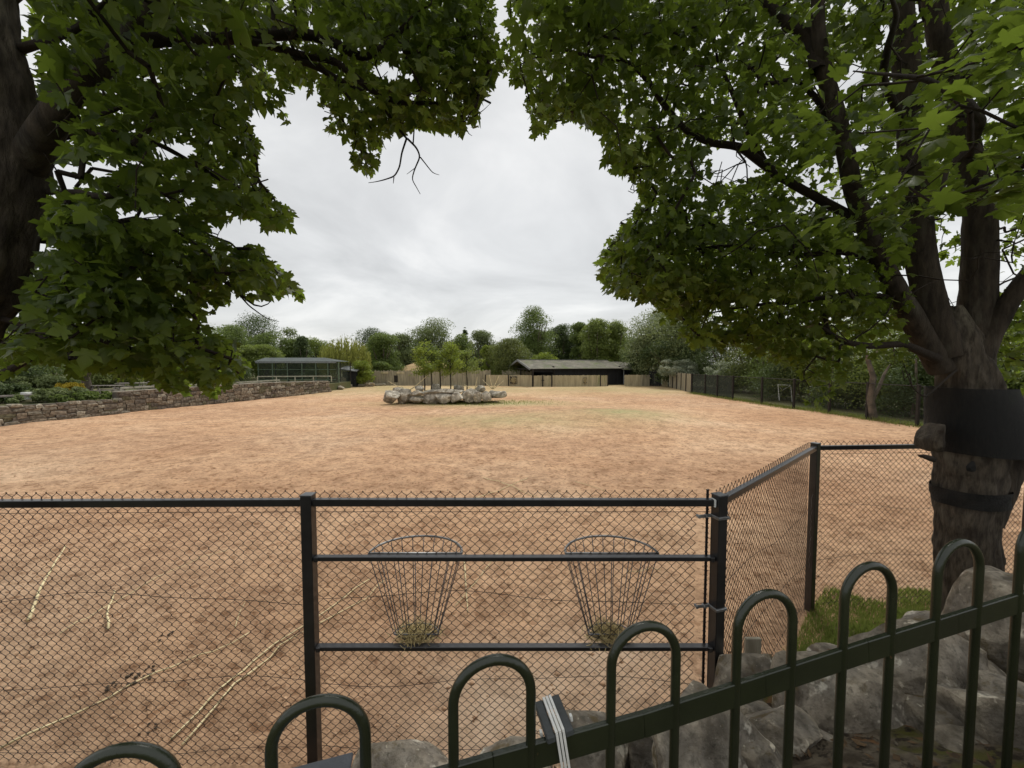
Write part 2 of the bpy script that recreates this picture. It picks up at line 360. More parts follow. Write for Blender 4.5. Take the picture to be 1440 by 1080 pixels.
nb1 = nz(11., 8., .75); bp = N(t, 'ShaderNodeBump', i_Strength=1.0, i_Distance=.085); L(t, nb1, 'Fac', bp, 'Height')
nb2 = nz(55., 4., .7); bp2 = N(t, 'ShaderNodeBump', i_Strength=.7, i_Distance=.012); L(t, nb2, 'Fac', bp2, 'Height'); L(t, bp, 0, bp2, 'Normal'); L(t, bp2, 0, bs, 'Normal')
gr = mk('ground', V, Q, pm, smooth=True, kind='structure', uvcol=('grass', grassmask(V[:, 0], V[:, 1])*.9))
for nm_, val in (('darker', np.clip(smooth(9, 3.4, V[:, 1])*.35+.5*smooth(.5, .68, fbm(V[:, 0]*.13+3, V[:, 1]*.2, 55, 4)), 0, 1)),
                 ('paler', np.clip((.75*np.exp(-(((V[:, 0]+.1)/.9)**2+((V[:, 1]-3.3)/.7)**2))+.6*np.exp(-(((V[:, 0]-1.1)/.6)**2+((V[:, 1]-3.9)/.5)**2)))*(.4+1.1*fbm(V[:, 0]*5, V[:, 1]*5, 66, 4)), 0, 1))):
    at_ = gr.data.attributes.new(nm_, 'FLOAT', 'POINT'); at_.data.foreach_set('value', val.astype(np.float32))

# near rocks: pale edges from wear, crevice shade painted into the colour
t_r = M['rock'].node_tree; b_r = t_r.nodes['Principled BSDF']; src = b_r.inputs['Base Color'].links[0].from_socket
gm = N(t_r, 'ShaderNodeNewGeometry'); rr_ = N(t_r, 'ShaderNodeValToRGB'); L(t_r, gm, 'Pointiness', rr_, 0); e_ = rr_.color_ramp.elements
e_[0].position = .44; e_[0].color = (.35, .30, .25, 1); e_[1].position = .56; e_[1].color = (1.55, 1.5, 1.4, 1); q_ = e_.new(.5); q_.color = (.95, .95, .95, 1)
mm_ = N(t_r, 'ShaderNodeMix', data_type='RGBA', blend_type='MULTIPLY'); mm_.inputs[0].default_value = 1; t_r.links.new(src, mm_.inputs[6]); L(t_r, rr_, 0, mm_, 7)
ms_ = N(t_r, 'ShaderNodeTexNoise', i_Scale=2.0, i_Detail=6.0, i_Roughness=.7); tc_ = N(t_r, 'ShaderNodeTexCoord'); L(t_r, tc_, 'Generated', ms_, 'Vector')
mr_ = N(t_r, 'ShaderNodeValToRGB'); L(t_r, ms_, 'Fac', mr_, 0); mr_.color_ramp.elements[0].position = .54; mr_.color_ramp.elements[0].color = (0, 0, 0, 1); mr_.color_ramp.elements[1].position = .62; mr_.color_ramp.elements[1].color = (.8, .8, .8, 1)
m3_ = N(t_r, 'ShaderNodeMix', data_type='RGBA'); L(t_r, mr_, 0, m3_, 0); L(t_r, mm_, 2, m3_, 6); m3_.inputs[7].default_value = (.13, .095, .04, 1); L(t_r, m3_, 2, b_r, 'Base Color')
# wide earth and grass beneath and beyond
M['meadow'] = material('rough_grass', (.085, .10, .035), 1, (.12, .105, .05), .35, .6, 8, spots=[(3, (.16, .13, .07), .58, .7)])
mk('terrain', [(-700, -200, -.45), (700, -200, -.45), (700, 1200, -.45), (-700, 1200, -.45)], [[0, 1, 2, 3]], M['meadow'], kind='structure')
# raised terrace behind the left wall, land behind the back fences and along the right-hand fence
def sheet(name, poly, mat, z):
    return mk(name, [(x, y, z) for x, y in poly], [list(range(len(poly)))], mat, kind='structure')
tp = [(-25.3, 12), (-24.2, 24.2), (-20.3, 43.0), (-20.5, 50.6), (-24, 51.6), (-30, 60), (-30, 120), (-120, 120), (-120, 12)]
nT = len(tp); mk('terrace', [(x, y, .78) for x, y in tp]+[(x, y, -.5) for x, y in tp], [list(range(nT))]+[[i, i+nT, (i+1) % nT+nT, (i+1) % nT] for i in range(nT)], M['meadow'], kind='structure')
sheet('grass_verge', [(19.85, 5.6), (60, 5.6), (80, 150), (-18.9, 150), (-18.9, 58.2), (22.3, 58.2), (21.0, 52), (18.85, 41.2)], M['meadow'], .06)

# bank between the railing and the fence
def rail_line(tt):                          # tt counted in hoops along the railing
    Y = .75*(1+.1048*tt); s = .348
    return np.array([-.380+s*math.cos(.229)*tt, Y])
def bank_h(x, y):
    r0y = .75+(x+.38)*.233
    a = 1.47+.035*np.clip(x, 0, 5) - np.where(x < .9, .75, 0)*np.clip(y-r0y-.15, 0, 9)
    k = smooth(.5, 1.6, x)
    h = (1-k)*(1.50-.72*np.clip(y-r0y-.1, 0, 9)) + k*(1.45-.47*np.clip(y-r0y-.1, 0, 9))
    h = np.where(y < r0y+.1, 1.5+.02*x, h)
    q = fenceY(x)-y
    edge = smooth(.02, .55, q)
    g = smooth(1.8, 2.5, x)*smooth(2.95, 3.45, y)            # the grass patch lies low
    h = h*(1-g)+g*(.06+.30*smooth(3.8, 3.0, y))
    h = np.clip(h, .03, 2)*edge+(1-edge)*(-.04)
    return h+ .10*(fbm(x*4, y*4, 77, 3)-.5)+.06*(fbm(x*13, y*13, 78, 3)-.5)
bx = np.linspace(-6, 9.5, 380); by = np.linspace(-3, 5.1, 230)
BX, BY = np.meshgrid(bx, by, indexing='ij'); BZ = bank_h(BX, BY); 
idx = np.arange(BX.size).reshape(BX.shape)
Q = np.stack([idx[:-1, :-1], idx[1:, :-1], idx[1:, 1:], idx[:-1, 1:]], -1).reshape(-1, 4)
V = np.stack([BX, BY, BZ], -1).reshape(-1, 3)
cc = V[Q].mean(1); Q = Q[cc[:, 1] < fenceY(cc[:, 0])+.02]
bm_ = bpy.data.materials.new('bank_earth'); M['bank'] = bm_
M['bank'] = material('bank_earth', (.19, .155, .11), 1, (.06, .045, .028), 9, 1, 26, spots=[(1.7, (.10, .095, .02), .48, .56), (14, (.04, .03, .02), .54, .60), (6, (.19, .10, .045), .60, .68), (30, (.30, .27, .22), .68, .74)])
mk('bank', V, Q, M['bank'], smooth=True, kind='structure')

# ------------------------------------------------------------------ chain-link fence
def link_mesh(a, b, z0, z1, r=.0024, h=.03535, name='wire_mesh', parent=None, mat=None):
    a = np.array([a[0], a[1]]); b = np.array([b[0], b[1]]); Ln = np.linalg.norm(b-a); d = (b-a)/Ln; nrm = np.array([-d[1], d[0]])
    nw = int(Ln/h); rows = int((z1-z0)/h)
    prof_t = np.array([0, .13, .5, .87]); prof_s = np.array([0, .07, .5, .93]); n = rows*4+1
    k = np.arange(n)//4; f = np.arange(n) % 4
    zz = (k+prof_t[f])*h; sfr = prof_s[f]; dirn = (k % 2 == 0)
    s01 = np.where(dirn, sfr, 1-sfr)
    zoff = z1-zz[-1]
    Pa = np.zeros((nw, n, 3))
    for i in range(nw):
        s = s01 if (i % 2 == rows % 2) else 1-s01
        sx = (i+s*1.06-.03)*h
        wob = .0035*math.sin(i*1.7)*np.sin(zz*5+i)
        off = (s-.5)*.004 + .012*np.sin((sx)*2.1+zz*1.3)
        Pa[i, :, 0] = a[0]+d[0]*(sx+wob)+nrm[0]*off; Pa[i, :, 1] = a[1]+d[1]*(sx+wob)+nrm[1]*off; Pa[i, :, 2] = zz+zoff+wob*.6
    V, Q = tube_geo(Pa, np.full((nw, n), r), 3, ref=np.array([nrm[0], nrm[1], 0.])[None, None, :])
    # twisted barbs at the top edge
    tips = Pa[::2, -1] if True else None
    Pb = np.stack([tips-[0, 0, .004], tips+np.c_[rng.normal(0, .002, len(tips)), np.zeros(len(tips)), np.full(len(tips), .006)]], 1)
    V2, Q2 = tube_geo(Pb, np.full((len(tips), 2), r*1.5), 4)
    V = np.concatenate([V, V2]); Q = np.concatenate([Q, Q2+len(V)-len(V2)])
    return mk(name, V, Q, mat or M['wire'], parent, kind='stuff')
fence = thing('chain_link_fence', 'black chain link fence with square posts running across the near edge of the sandy paddock', 'fence', (POST1[0], POST1[1], 0))
def fpost(p, ang, zb=0., top=None, wdt=.078):
    top = top or FTOP; c_, s_ = math.cos(ang), math.sin(ang); ax = np.array([[c_, s_, 0], [-s_, c_, 0], [0, 0, 1]])
    m = MB(); m.box((p[0], p[1], (zb+top)/2-.15), (wdt, wdt, top-zb+.29), ax, .004)
    po = m.build('post', M['black'], fence)
    m = MB(); m.box((p[0], p[1], top-.002), (wdt+.006, wdt+.006, .010), ax, .003); m.build('post_cap', M['galvblack'], po)
    return po
M['galvblack'] = material('weathered_black_cap', (.10, .105, .11), .4, (.05, .052, .055), 14, spec=.5)
for p, a_ in ((POSTM, 0), (POST0, 0), (POST1, 0), (POST2, .30), (POST3, .45), (POST4, .06), (POST5, 0)):
    fpost(p, a_)
RZ = FTOP-.058                              # rail centre
def railing_bar(a, b, z, w_=.05, h_=.05, name='top_rail', off=0.0):
    a = np.array([a[0], a[1], z]); b = np.array([b[0], b[1], z]); d = (b-a)/np.linalg.norm(b-a)
    m = MB(); m.beam(a+d*.04, b-d*.04, w_, h_, .004)
    return m.build(name, M['black'], fence)
segs = [(POSTM, POST0), (POST0, POST1), (POST1, POST2), (POST2, POST3), (POST3, POST4), (POST4, POST5)]
for k, (a, b) in enumerate(segs):
    railing_bar(a, b, RZ)
    d = (b-a)/np.linalg.norm(b-a); nrm = np.array([-d[1], d[0]])
    e1 = .02 if k != 2 else .03; e2 = .02 if k != 2 else .115
    link_mesh(a+d*(.035 if k else .0)+nrm*.034, b-d*(e2+.02)+nrm*.034, -.02 if k else .3, FTOP+.012, parent=fence)
    Ln = np.linalg.norm(b-a)
    for zl, sag in ((RZ-.085, .0), (1.27, .045), (.63, .035), (.1, .02)):      # line wires
        s = np.linspace(.04, Ln-.05, 26)
        zz = zl+sag*np.sin(s*2.1+zl*3+k)+ (0 if sag == 0 else .012*np.sin(s*5.3+k))
        pts = np.c_[a[0]+d[0]*s+nrm[0]*.037, a[1]+d[1]*s+nrm[1]*.037, zz]
        m = MB(); m.tube(pts, .0022, 4); m.build('line_wire', M['wire'], fence)
# braced bay between post 1 and post 2
zm1 = P(700, 786, 2.81)[2]; zm2 = P(700, 912, 2.81)[2]
for zz in (zm1, zm2):
    a, b = POST1, POST2
    m = MB(); m.beam((a[0]+.04, a[1]-.005, zz), (b[0]-.035, b[1]-.005, zz), .05, .030, .003); rb = m.build('middle_rail', M['black'], fence)
    for xx in (a[0]+.062, b[0]-.055): m = MB(); m.box((xx, a[1]-.035, zz), (.03, .012, .034), None, .003); m.build('bracket', M['black'], rb)
tb = np.array([P(993, 800, 2.86)[0], 2.866])
m = MB(); m.beam((tb[0], tb[1], .02), (tb[0], tb[1], FTOP+.02), .018, .008, .002); m.build('tension_bar', M['wire'], fence)
m = MB()
for q_ in range(58): m.box((tb[0], tb[1]-.001, .06+q_*.0355), (.024, .014, .007), None, .002)
m.build('wire_knuckles', M['wire'], fence, kind='stuff')
for zc_ in (P(1000, 726, 2.83)[2], P(1000, 853, 2.83)[2], P(1000, 1010, 2.83)[2]):
    m = MB(); c_ = POST2
    m.box((c_[0], c_[1]-.002, zc_), (.098, .098, .022), np.array([[math.cos(.3), math.sin(.3), 0], [-math.sin(.3), math.cos(.3), 0], [0, 0, 1]]), .004)
    m.beam((c_[0]-.048, c_[1]+.012, zc_), (c_[0]-.145, c_[1]+.006, zc_-.004), .008, .024, .002)
    m.beam((c_[0]+.046, c_[1]+.03, zc_), (c_[0]+.11, c_[1]+.085, zc_-.006), .008, .022, .002)
    m.tube([(c_[0]-.09, c_[1]-.012, zc_), (c_[0]-.09, c_[1]+.03, zc_)], .008, 6)
    m.tube([(c_[0]-.145, c_[1]-.008, zc_-.004), (c_[0]-.145, c_[1]+.03, zc_-.004)], .011, 6)
    m.build('clamp', M['galv'], fence)
m = MB(); m.beam((POST2[0]-.04, POST2[1]-.005, RZ), (POST2[0]-.054, POST2[1]-.006, RZ), .056, .056, .003); m.build('rail_end', M['tie'], fence)
m = MB(); c_ = POST3
for k_ in range(14):
    z_ = .55+k_*.065
    m.tube([(c_[0]-.045-.004*(k_ % 2), c_[1]-.03, z_), (c_[0]-.05-.012*math.sin(k_*2.3), c_[1]-.04, z_+.065)], .002, 4)
m.build('lacing_wire', M['galvdull'], fence)

# ------------------------------------------------------------------ hay baskets
def hay_rack(pxc, label, hl, hpx):
    cx = P(pxc, 785, 2.89)[0]; r = thing('hay_rack', label, 'hay basket', (cx, 2.89, .9)); 
    zt = zm1+.005; th = np.linspace(0, np.pi, 25); rx, ry = .345, .30; bx_, by_ = .165, .13
    zb = P(pxc, 884, 2.95)[2]
    rim = np.c_[cx+rx*np.cos(th), 2.885+ry*np.sin(th), np.full(25, zt)]
    rim2 = np.concatenate([rim, rim[:1]])
    m = MB(); m.tube(rim2, .0085, 8); m.build('rim', M['galv'], r, True)
    low = np.c_[cx+bx_*np.cos(th), 2.885+by_*np.sin(th), np.full(25, zb)]
    m = MB(); m.tube(np.concatenate([low, low[:1]]), .005, 6); m.build('bottom_ring', M['galvdull'], r, True)
    for k in range(13):
        a_ = np.pi*(k+.02)/12.04; ca, sa = math.cos(a_), math.sin(a_)
        tt = np.linspace(0, 1, 7)
        X = cx+(rx+(bx_-rx)*tt)*ca; Y = 2.885+(ry+(by_-ry)*tt)*sa; Z = zt+(zb-zt)*tt
        pts = np.c_[X, Y, Z]; pts = np.concatenate([pts, [[cx+bx_*.35*ca, 2.885+by_*.4*sa, zb-.045]]])
        m = MB(); m.tube(pts, .0035, 5); m.build('rod', M['galvdull'], r, True)
    for k in range(5):                      # flat side against the fence
        f = (k-2)/2.6; m = MB(); m.tube([(cx+rx*f, 2.887, zt), (cx+bx_*f, 2.887, zb)], .0035, 5); m.build('rod', M['galvdull'], r, True)
    # hay left in the bottom
    n = 800; ctr = np.array([cx+hpx, 2.93, zb-.045])
    A = ctr+rng.normal(0, 1, (n, 3))*[.065, .05, .035]; D = rng.normal(0, 1, (n, 3)); D[:, 2] -= .35; D /= np.linalg.norm(D, axis=1, keepdims=True)
    Ls = rng.uniform(.04, .13, n)[:, None]; bend = rng.normal(0, .012, (n, 3))
    Pa = np.stack([A-D*Ls/2, A+bend, A+D*Ls/2], 1); Pa[:, :, 2] = np.maximum(Pa[:, :, 2], zm2+.01-.04*(rng.random((n, 1)) < .2))
    V_, Q_ = tube_geo(Pa, np.full((n, 3), .0021), 3)
    h = mk('hay', V_, Q_, M['hay'], kind='stuff'); tag(h, hl, 'hay')
hay_rack(584, 'galvanised wire hay basket hung behind the fence bay, the one nearer the left post', 'tuft of dry hay caught in the bottom of the left wire basket', .0)
hay_rack(860, 'galvanised wire hay basket hung behind the fence bay, the one nearer the clamped right post', 'tuft of dry hay caught in the bottom of the right wire basket', -.01)

# ------------------------------------------------------------------ bow-top railing
ht = [.832, .807, .782, .744, .704, .6695]
hz = lambda tt: float(np.interp(tt, [-3, -1, 0, 1, 2, 3, 4, 5, 8], [.87*.75, .855*.75]+[q*.75 for q in ht]+[.56*.75]))
rl = thing('bow_top_railing', 'dark green bow top railing with rounded hoops sloping across the bottom right corner', 'railing', (rail_line(0)[0], rail_line(0)[1], 1.5))
dv = np.array([math.cos(.229), math.sin(.229)])
centers_px = {-1: 140, 0: 436, 1: 692, 2: 913, 3: 1088, 4: 1236, 5: 1364}
tops_px = {-1: 1047, 0: 978, 1: 921, 2: 874, 3: 829, 4: 790, 5: 758}
def online(px):                             # railing line at a photo column
    u = (px-720)/F; p0 = rail_line(0); k = (p0[0]-u*p0[1])/(u*dv[1]-dv[0]); return p0+dv*k
hoops = []
for tt in range(-3, 9):
    p = online(centers_px[tt]) if tt in centers_px else (online(1364)+dv*.348*(tt-5) if tt > 5 else online(140)-dv*.33*(-1-tt))
    zt = P(centers_px[tt], tops_px[tt], p[1])[2] if tt in centers_px else None
    hoops.append([tt, p, zt])
zs = [(h_[0], h_[2]) for h_ in hoops if h_[2] is not None]
for h_ in hoops:
    if h_[2] is None: h_[2] = zs[0][1]-.02*(-1-h_[0]) if h_[0] < 0 else zs[-1][1]+.03*(h_[0]-5)
R_t = .0113; HW = .0855
krail = .222
def railtop(h_): return h_[2]-krail
for h_ in hoops:
    tt, p, zt = h_; th = np.linspace(0, np.pi, 19); zc_ = zt-R_t-HW
    arc = [(p[0]-dv[0]*HW*math.cos(a_), p[1]-dv[1]*HW*math.cos(a_), zc_+HW*math.sin(a_)) for a_ in th]
    z0 = zt-1.02
    pts = [(arc[0][0], arc[0][1], z0), (arc[0][0], arc[0][1], zc_-.012)]+arc+[(arc[-1][0], arc[-1][1], zc_-.012), (arc[-1][0], arc[-1][1], z0)]
    m = MB(); m.tube(pts, R_t, 14, ref=(-dv[1], dv[0], 0)); m.build('hoop', M['green'], rl, True)
rp3 = [np.array([h_[1][0], h_[1][1], railtop(h_)]) for h_ in hoops]
for low in (0, .68):
    m = MB()
    for i in range(len(rp3)-1):
        a, b = rp3[i].copy(), rp3[i+1].copy(); a[2] -= .031+low; b[2] -= .031+low
        d = b-a; dn = d/np.linalg.norm(d); m.beam(a-dn*.001*(i % 2), b+dn*.001*(i % 2), .014+.0006*(i % 2), .062, .002)
    m.build('rail', M['green'], rl)
for i in (0, 10):
    q = rp3[i]-np.array([dv[0], dv[1], 0])*.17; m = MB(); m.box((q[0], q[1], q[2]-.42), (.05, .05, 1.0), np.array([[dv[0], dv[1], 0], [-dv[1], dv[0], 0], [0, 0, 1]]), .004); m.build('post', M['green'], rl)

# white ties holding rubber pads over the rail
p = online(790); zr = np.interp(p[0], [q[0] for q in rp3], [q[2] for q in rp3])
pk = thing('cable_ties', 'white cable ties holding two dark grey pads over the green rail', 'cable ties', (p[0], p[1], zr))
ax = np.array([[dv[0], dv[1], .16], [-dv[1], dv[0], 0], [0, 0, 1]]); ax[0] /= np.linalg.norm(ax[0]); ax[2] = np.cross(ax[0], ax[1])
nv = np.array([-dv[1], dv[0], 0]); d3 = ax[0]
for k, off in enumerate((-.0225, .0205)):
    c_ = np.array([p[0], p[1], zr])+d3*off+nv*.036+ax[2]*.008
    m = MB(); m.box(c_, (.021, .10, .018), ax, .003); m.build('pad', M['rubber'], pk)
for k, off in enumerate((-.0085, -.0005, .0075)):
    c_ = np.array([p[0], p[1], zr])+d3*off; m = MB(); m.box(c_+nv*.034+ax[2]*(.0215), (.0062, .095, .0025), ax, .0006)
    m.box(c_-nv*.0135-ax[2]*.03, (.0058, .0022, .100), ax, .0006); m.box(c_+nv*.083-ax[2]*.02, (.0058, .0022, .085), ax, .0006)
    m.build('tie', M['tie'], pk)
for off, up_ in ((-.039, .004), (.036, .016)):
    c_ = np.array([p[0], p[1], zr])+d3*off+nv*.014+ax[2]*up_; m = MB(); m.box(c_, (.006, .010, .014), ax, .001); m.build('tie_head', M['tie'], pk)

# slate-grey sign panel behind the railing, seen by its corner
a = P(497, 1058, .86); b = P(330, 1102, .84); dn_ = np.array([.06, -.30, -.10])
b = a+(b-a)/np.linalg.norm(b-a)*.55
sp = thing('sign_panel', 'slate grey sign panel, only its corner showing between hoops at the bottom edge', 'sign panel', (a+b)/2-[0, 0, .4])
ex = (b-a)/np.linalg.norm(b-a); ey = dn_-ex*(dn_@ex); ey /= np.linalg.norm(ey); ez = np.cross(ex, ey)
m = MB(); m.box((a+b)/2+ey*.15, (.55, .30, .008), np.array([ex, ey, ez]), .002); m.build('board', M['slate'], sp)
cpt = (a+b)/2+ey*.15; m = MB(); m.beam(cpt-[0, 0, .02], (cpt[0], cpt[1], 1.45), .04, .04, .003); m.build('stand', M['green'], sp)

# ------------------------------------------------------------------ boulders
def rock_mesh(name, sc, seed, mat, sub=3, cuts=15):
    import bmesh
    bm = bmesh.new(); bmesh.ops.create_icosphere(bm, subdivisions=sub, radius=1.0)
    rs = random.Random(seed); planes = []
    for i in range(cuts):
        n_ = Vector((rs.gauss(0, 1), rs.gauss(0, 1), rs.gauss(0, .8))).normalized(); planes.append((n_, rs.uniform(.60, .98)))
    off = Vector((rs.random()*50, rs.random()*50, rs.random()*50))
    for v in bm.verts:
        co = v.co.copy(); co = co/((abs(co.x)**3.6+abs(co.y)**3.6+abs(co.z)**3.6)**(1/3.6))
        for n_, d_ in planes:
            k = co.dot(n_)-d_
            if k > 0: co -= n_*k*.95
        co += co.normalized()*(.07*mnoise.fractal(co*1.5+off, 1.0, 2.0, 4)-.09*abs(mnoise.noise(co*3.1+off)))
        co *= 1.06
        v.co = Vector((co.x*sc[0], co.y*sc[1], co.z*sc[2]))
    me = bpy.data.meshes.new(name); bm.to_mesh(me); bm.free(); me.materials.append(mat)
    me.polygons.foreach_set('use_smooth', np.ones(len(me.polygons), bool)); me.set_sharp_from_angle(angle=math.radians(17))
    return me
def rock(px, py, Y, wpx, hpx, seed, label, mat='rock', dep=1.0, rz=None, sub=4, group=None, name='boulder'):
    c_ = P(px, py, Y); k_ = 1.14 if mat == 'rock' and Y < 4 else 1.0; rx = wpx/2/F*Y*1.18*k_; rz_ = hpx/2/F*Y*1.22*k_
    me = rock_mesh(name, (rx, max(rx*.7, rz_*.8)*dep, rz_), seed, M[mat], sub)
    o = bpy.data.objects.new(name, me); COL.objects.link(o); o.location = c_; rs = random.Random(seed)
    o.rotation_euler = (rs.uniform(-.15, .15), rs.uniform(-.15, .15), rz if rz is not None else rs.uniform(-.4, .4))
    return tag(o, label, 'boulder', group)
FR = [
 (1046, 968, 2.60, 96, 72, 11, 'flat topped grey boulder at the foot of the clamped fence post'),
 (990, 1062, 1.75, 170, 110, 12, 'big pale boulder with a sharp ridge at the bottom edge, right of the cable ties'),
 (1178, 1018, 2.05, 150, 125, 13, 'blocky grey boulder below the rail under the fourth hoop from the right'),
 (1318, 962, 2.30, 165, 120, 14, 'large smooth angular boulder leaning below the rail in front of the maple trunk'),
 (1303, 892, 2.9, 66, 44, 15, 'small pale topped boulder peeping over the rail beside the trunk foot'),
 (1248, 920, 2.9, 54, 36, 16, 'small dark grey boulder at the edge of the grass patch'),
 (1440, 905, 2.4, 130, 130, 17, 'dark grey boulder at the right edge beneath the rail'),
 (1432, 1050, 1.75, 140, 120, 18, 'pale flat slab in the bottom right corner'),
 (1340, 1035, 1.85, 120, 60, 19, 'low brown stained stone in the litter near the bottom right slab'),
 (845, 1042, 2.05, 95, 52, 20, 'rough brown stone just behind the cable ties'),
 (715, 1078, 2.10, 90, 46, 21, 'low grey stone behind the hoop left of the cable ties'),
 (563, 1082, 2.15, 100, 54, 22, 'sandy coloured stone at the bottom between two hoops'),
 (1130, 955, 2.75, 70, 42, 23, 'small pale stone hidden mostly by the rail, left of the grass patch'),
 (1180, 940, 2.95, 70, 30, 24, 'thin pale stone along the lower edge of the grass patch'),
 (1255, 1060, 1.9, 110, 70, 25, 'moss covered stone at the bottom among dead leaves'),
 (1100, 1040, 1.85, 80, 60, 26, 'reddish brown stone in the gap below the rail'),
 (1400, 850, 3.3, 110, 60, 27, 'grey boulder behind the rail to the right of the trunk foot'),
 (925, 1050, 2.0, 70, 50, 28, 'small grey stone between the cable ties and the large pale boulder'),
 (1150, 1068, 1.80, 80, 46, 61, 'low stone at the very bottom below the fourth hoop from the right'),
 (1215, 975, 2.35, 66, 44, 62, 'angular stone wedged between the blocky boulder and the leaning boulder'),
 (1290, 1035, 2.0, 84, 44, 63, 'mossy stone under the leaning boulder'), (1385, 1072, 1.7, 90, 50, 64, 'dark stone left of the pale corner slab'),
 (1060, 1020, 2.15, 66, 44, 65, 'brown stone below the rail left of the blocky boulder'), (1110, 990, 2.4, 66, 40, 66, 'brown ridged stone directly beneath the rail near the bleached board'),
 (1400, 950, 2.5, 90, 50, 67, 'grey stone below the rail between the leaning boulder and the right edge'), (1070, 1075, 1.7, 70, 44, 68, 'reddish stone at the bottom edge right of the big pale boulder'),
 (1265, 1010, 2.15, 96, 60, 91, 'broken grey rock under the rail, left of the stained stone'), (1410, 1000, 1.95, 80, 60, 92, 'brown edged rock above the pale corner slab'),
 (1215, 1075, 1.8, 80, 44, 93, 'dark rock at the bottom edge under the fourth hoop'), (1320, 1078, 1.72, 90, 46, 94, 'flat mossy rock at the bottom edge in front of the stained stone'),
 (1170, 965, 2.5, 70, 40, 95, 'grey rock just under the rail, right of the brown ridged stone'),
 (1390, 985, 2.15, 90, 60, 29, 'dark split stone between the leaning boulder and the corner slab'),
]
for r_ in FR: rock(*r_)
# leaf litter and chips on the bank
n = 2000; lx = rng.uniform(.2, 4.6, n); ly = rng.uniform(1.2, 3.6, n); lz = bank_h(lx, ly)+rng.uniform(.0, .012, n)
sz = rng.uniform(.008, .028, n); an = rng.uniform(0, 6.28, n); tl = rng.normal(0, .35, (n, 2))
q4 = np.array([[-1, 0], [0, -.5], [1, 0], [0, .5]])
V = np.zeros((n, 4, 3))
for k in range(4):
    x_ = q4[k, 0]*np.cos(an)-q4[k, 1]*np.sin(an); y_ = q4[k, 0]*np.sin(an)+q4[k, 1]*np.cos(an)
    V[:, k, 0] = lx+x_*sz; V[:, k, 1] = ly+y_*sz; V[:, k, 2] = lz+(x_*tl[:, 0]+y_*tl[:, 1])*sz+.004
tag(mk('leaf_litter', V.reshape(-1, 3), np.arange(n*4).reshape(n, 4), M['litter'], kind='stuff'), 'brown dead leaves and chips scattered over the rocky bank', 'leaf litter')
# bleached plank stub by the post
a = P(1062, 942, 2.98); m = MB(); m.box((a[0], 3.02, a[2]+.05), (.12, .03, .36), None, .004); tag(m.build('wooden_board', M['plank']), 'short bleached board standing upright beside the clamped fence post', 'board')

def blades(name, xs, ys, zs, h0, h1, wd, mat, label, cat='grass', lean=.5):
    n = len(xs); an = rng.uniform(0, 6.28, n); le = rng.uniform(0, lean, n); hh = rng.uniform(h0, h1, n); a2 = rng.uniform(0, 6.28, n)
    dx_ = np.cos(an); dy_ = np.sin(an); V = np.zeros((n, 5, 3)); wx = np.cos(a2)*wd; wy = np.sin(a2)*wd
    for k, (sx_, fr) in enumerate(((-1, 0), (1, 0), (.7, .55), (-.7, .55), (0, 1))):
        V[:, k, 0] = xs+sx_*wx+dx_*le*hh*fr**1.7; V[:, k, 1] = ys+sx_*wy+dy_*le*hh*fr**1.7; V[:, k, 2] = zs+hh*fr*(1-.3*le*fr)
    b0 = (np.arange(n)*5)[:, None]
    T = np.concatenate([b0+[0, 1, 2], b0+[0, 2, 3], b0+[3, 2, 4]])
    o = mk(name, V.reshape(-1, 3), T, mat, kind='stuff', uvcol=('tint', np.repeat(rng.random(n), 5)))
    return tag(o, label, cat)
n = 120000; gx = rng.uniform(1.7, 7.0, n); gy = rng.uniform(2.9, 5.5, n)
k = (gy > 3.0+.15*np.sin(gx*3)) & (gy < fenceY(gx)+.28+.15*np.sin(gx*5)) & (gx > 1.95+ .3*(gy < 3.5))
k &= ~((gy > fenceY(gx)) & (rng.random(n) < .5)) & (gx > 1.48+(gy-2.83)*1.12+.08)
gx, gy = gx[k], gy[k]; gz = np.where(gy < fenceY(gx), np.maximum(bank_h(gx, gy), paddock_h(gx, gy)-.02), paddock_h(gx, gy))-.01
blades('grass', gx, gy, gz, .03, .11, .005, M['blade'], 'patch of short green grass beside the fence corner and the maple trunk')
n = 9000; gy = rng.uniform(8, 41, n); gx = np.interp(gy, [5.6, 19.5, 41], [19.7, 19.7, 18.75])+rng.normal(-.05, .35, n)
blades('grass_tufts', gx, gy, paddock_h(gx, gy)-.02, .08, .28, .014, M['blade'], 'strip of green grass along the foot of the netted fence on the right')
n = 2500; gx = rng.uniform(-9, 4, n); gy = rng.uniform(28.3, 33, n); k = rng.random(n) < island_mask(gx, gy)*1.1; gx, gy = gx[k], gy[k]
blades('grass_tufts', gx, gy, paddock_h(gx, gy)-.02, .06, .22, .016, M['blade'], 'sparse grass round the ring of pale boulders')

# ------------------------------------------------------------------ sticks, dung
def stick(pts, r0, label, r1=None, z=.03):
    Pw = [G(x, y, z) for x, y in pts]; Pw = np.array(Pw)
    n_ = 4*(len(Pw)-1)+1; tt = np.linspace(0, len(Pw)-1, n_); Q_ = np.stack([np.interp(tt, np.arange(len(Pw)), Pw[:, j]) for j in range(3)], 1)
    Q_[:, :2] += rng.normal(0, .003, (n_, 2)); Q_[:, 2] = paddock_h(Q_[:, 0], Q_[:, 1])+r0+.012+.01*np.sin(tt*3)
    m = MB(); m.tube(Q_, np.linspace(r0, r1 or r0*.5, n_)*.85, 6); o = m.build('stick', M['stick'], None, True); o.location = (0, 0, 0)
    return tag(o, label, 'stick')
stick([(40, 870), (62, 815), (92, 768)], .022, 'thick stripped pale stick on the sand near the left edge')
stick([(153, 882), (151, 858), (162, 829)], .016, 'short bent pale stick on the sand, right of the thick one')
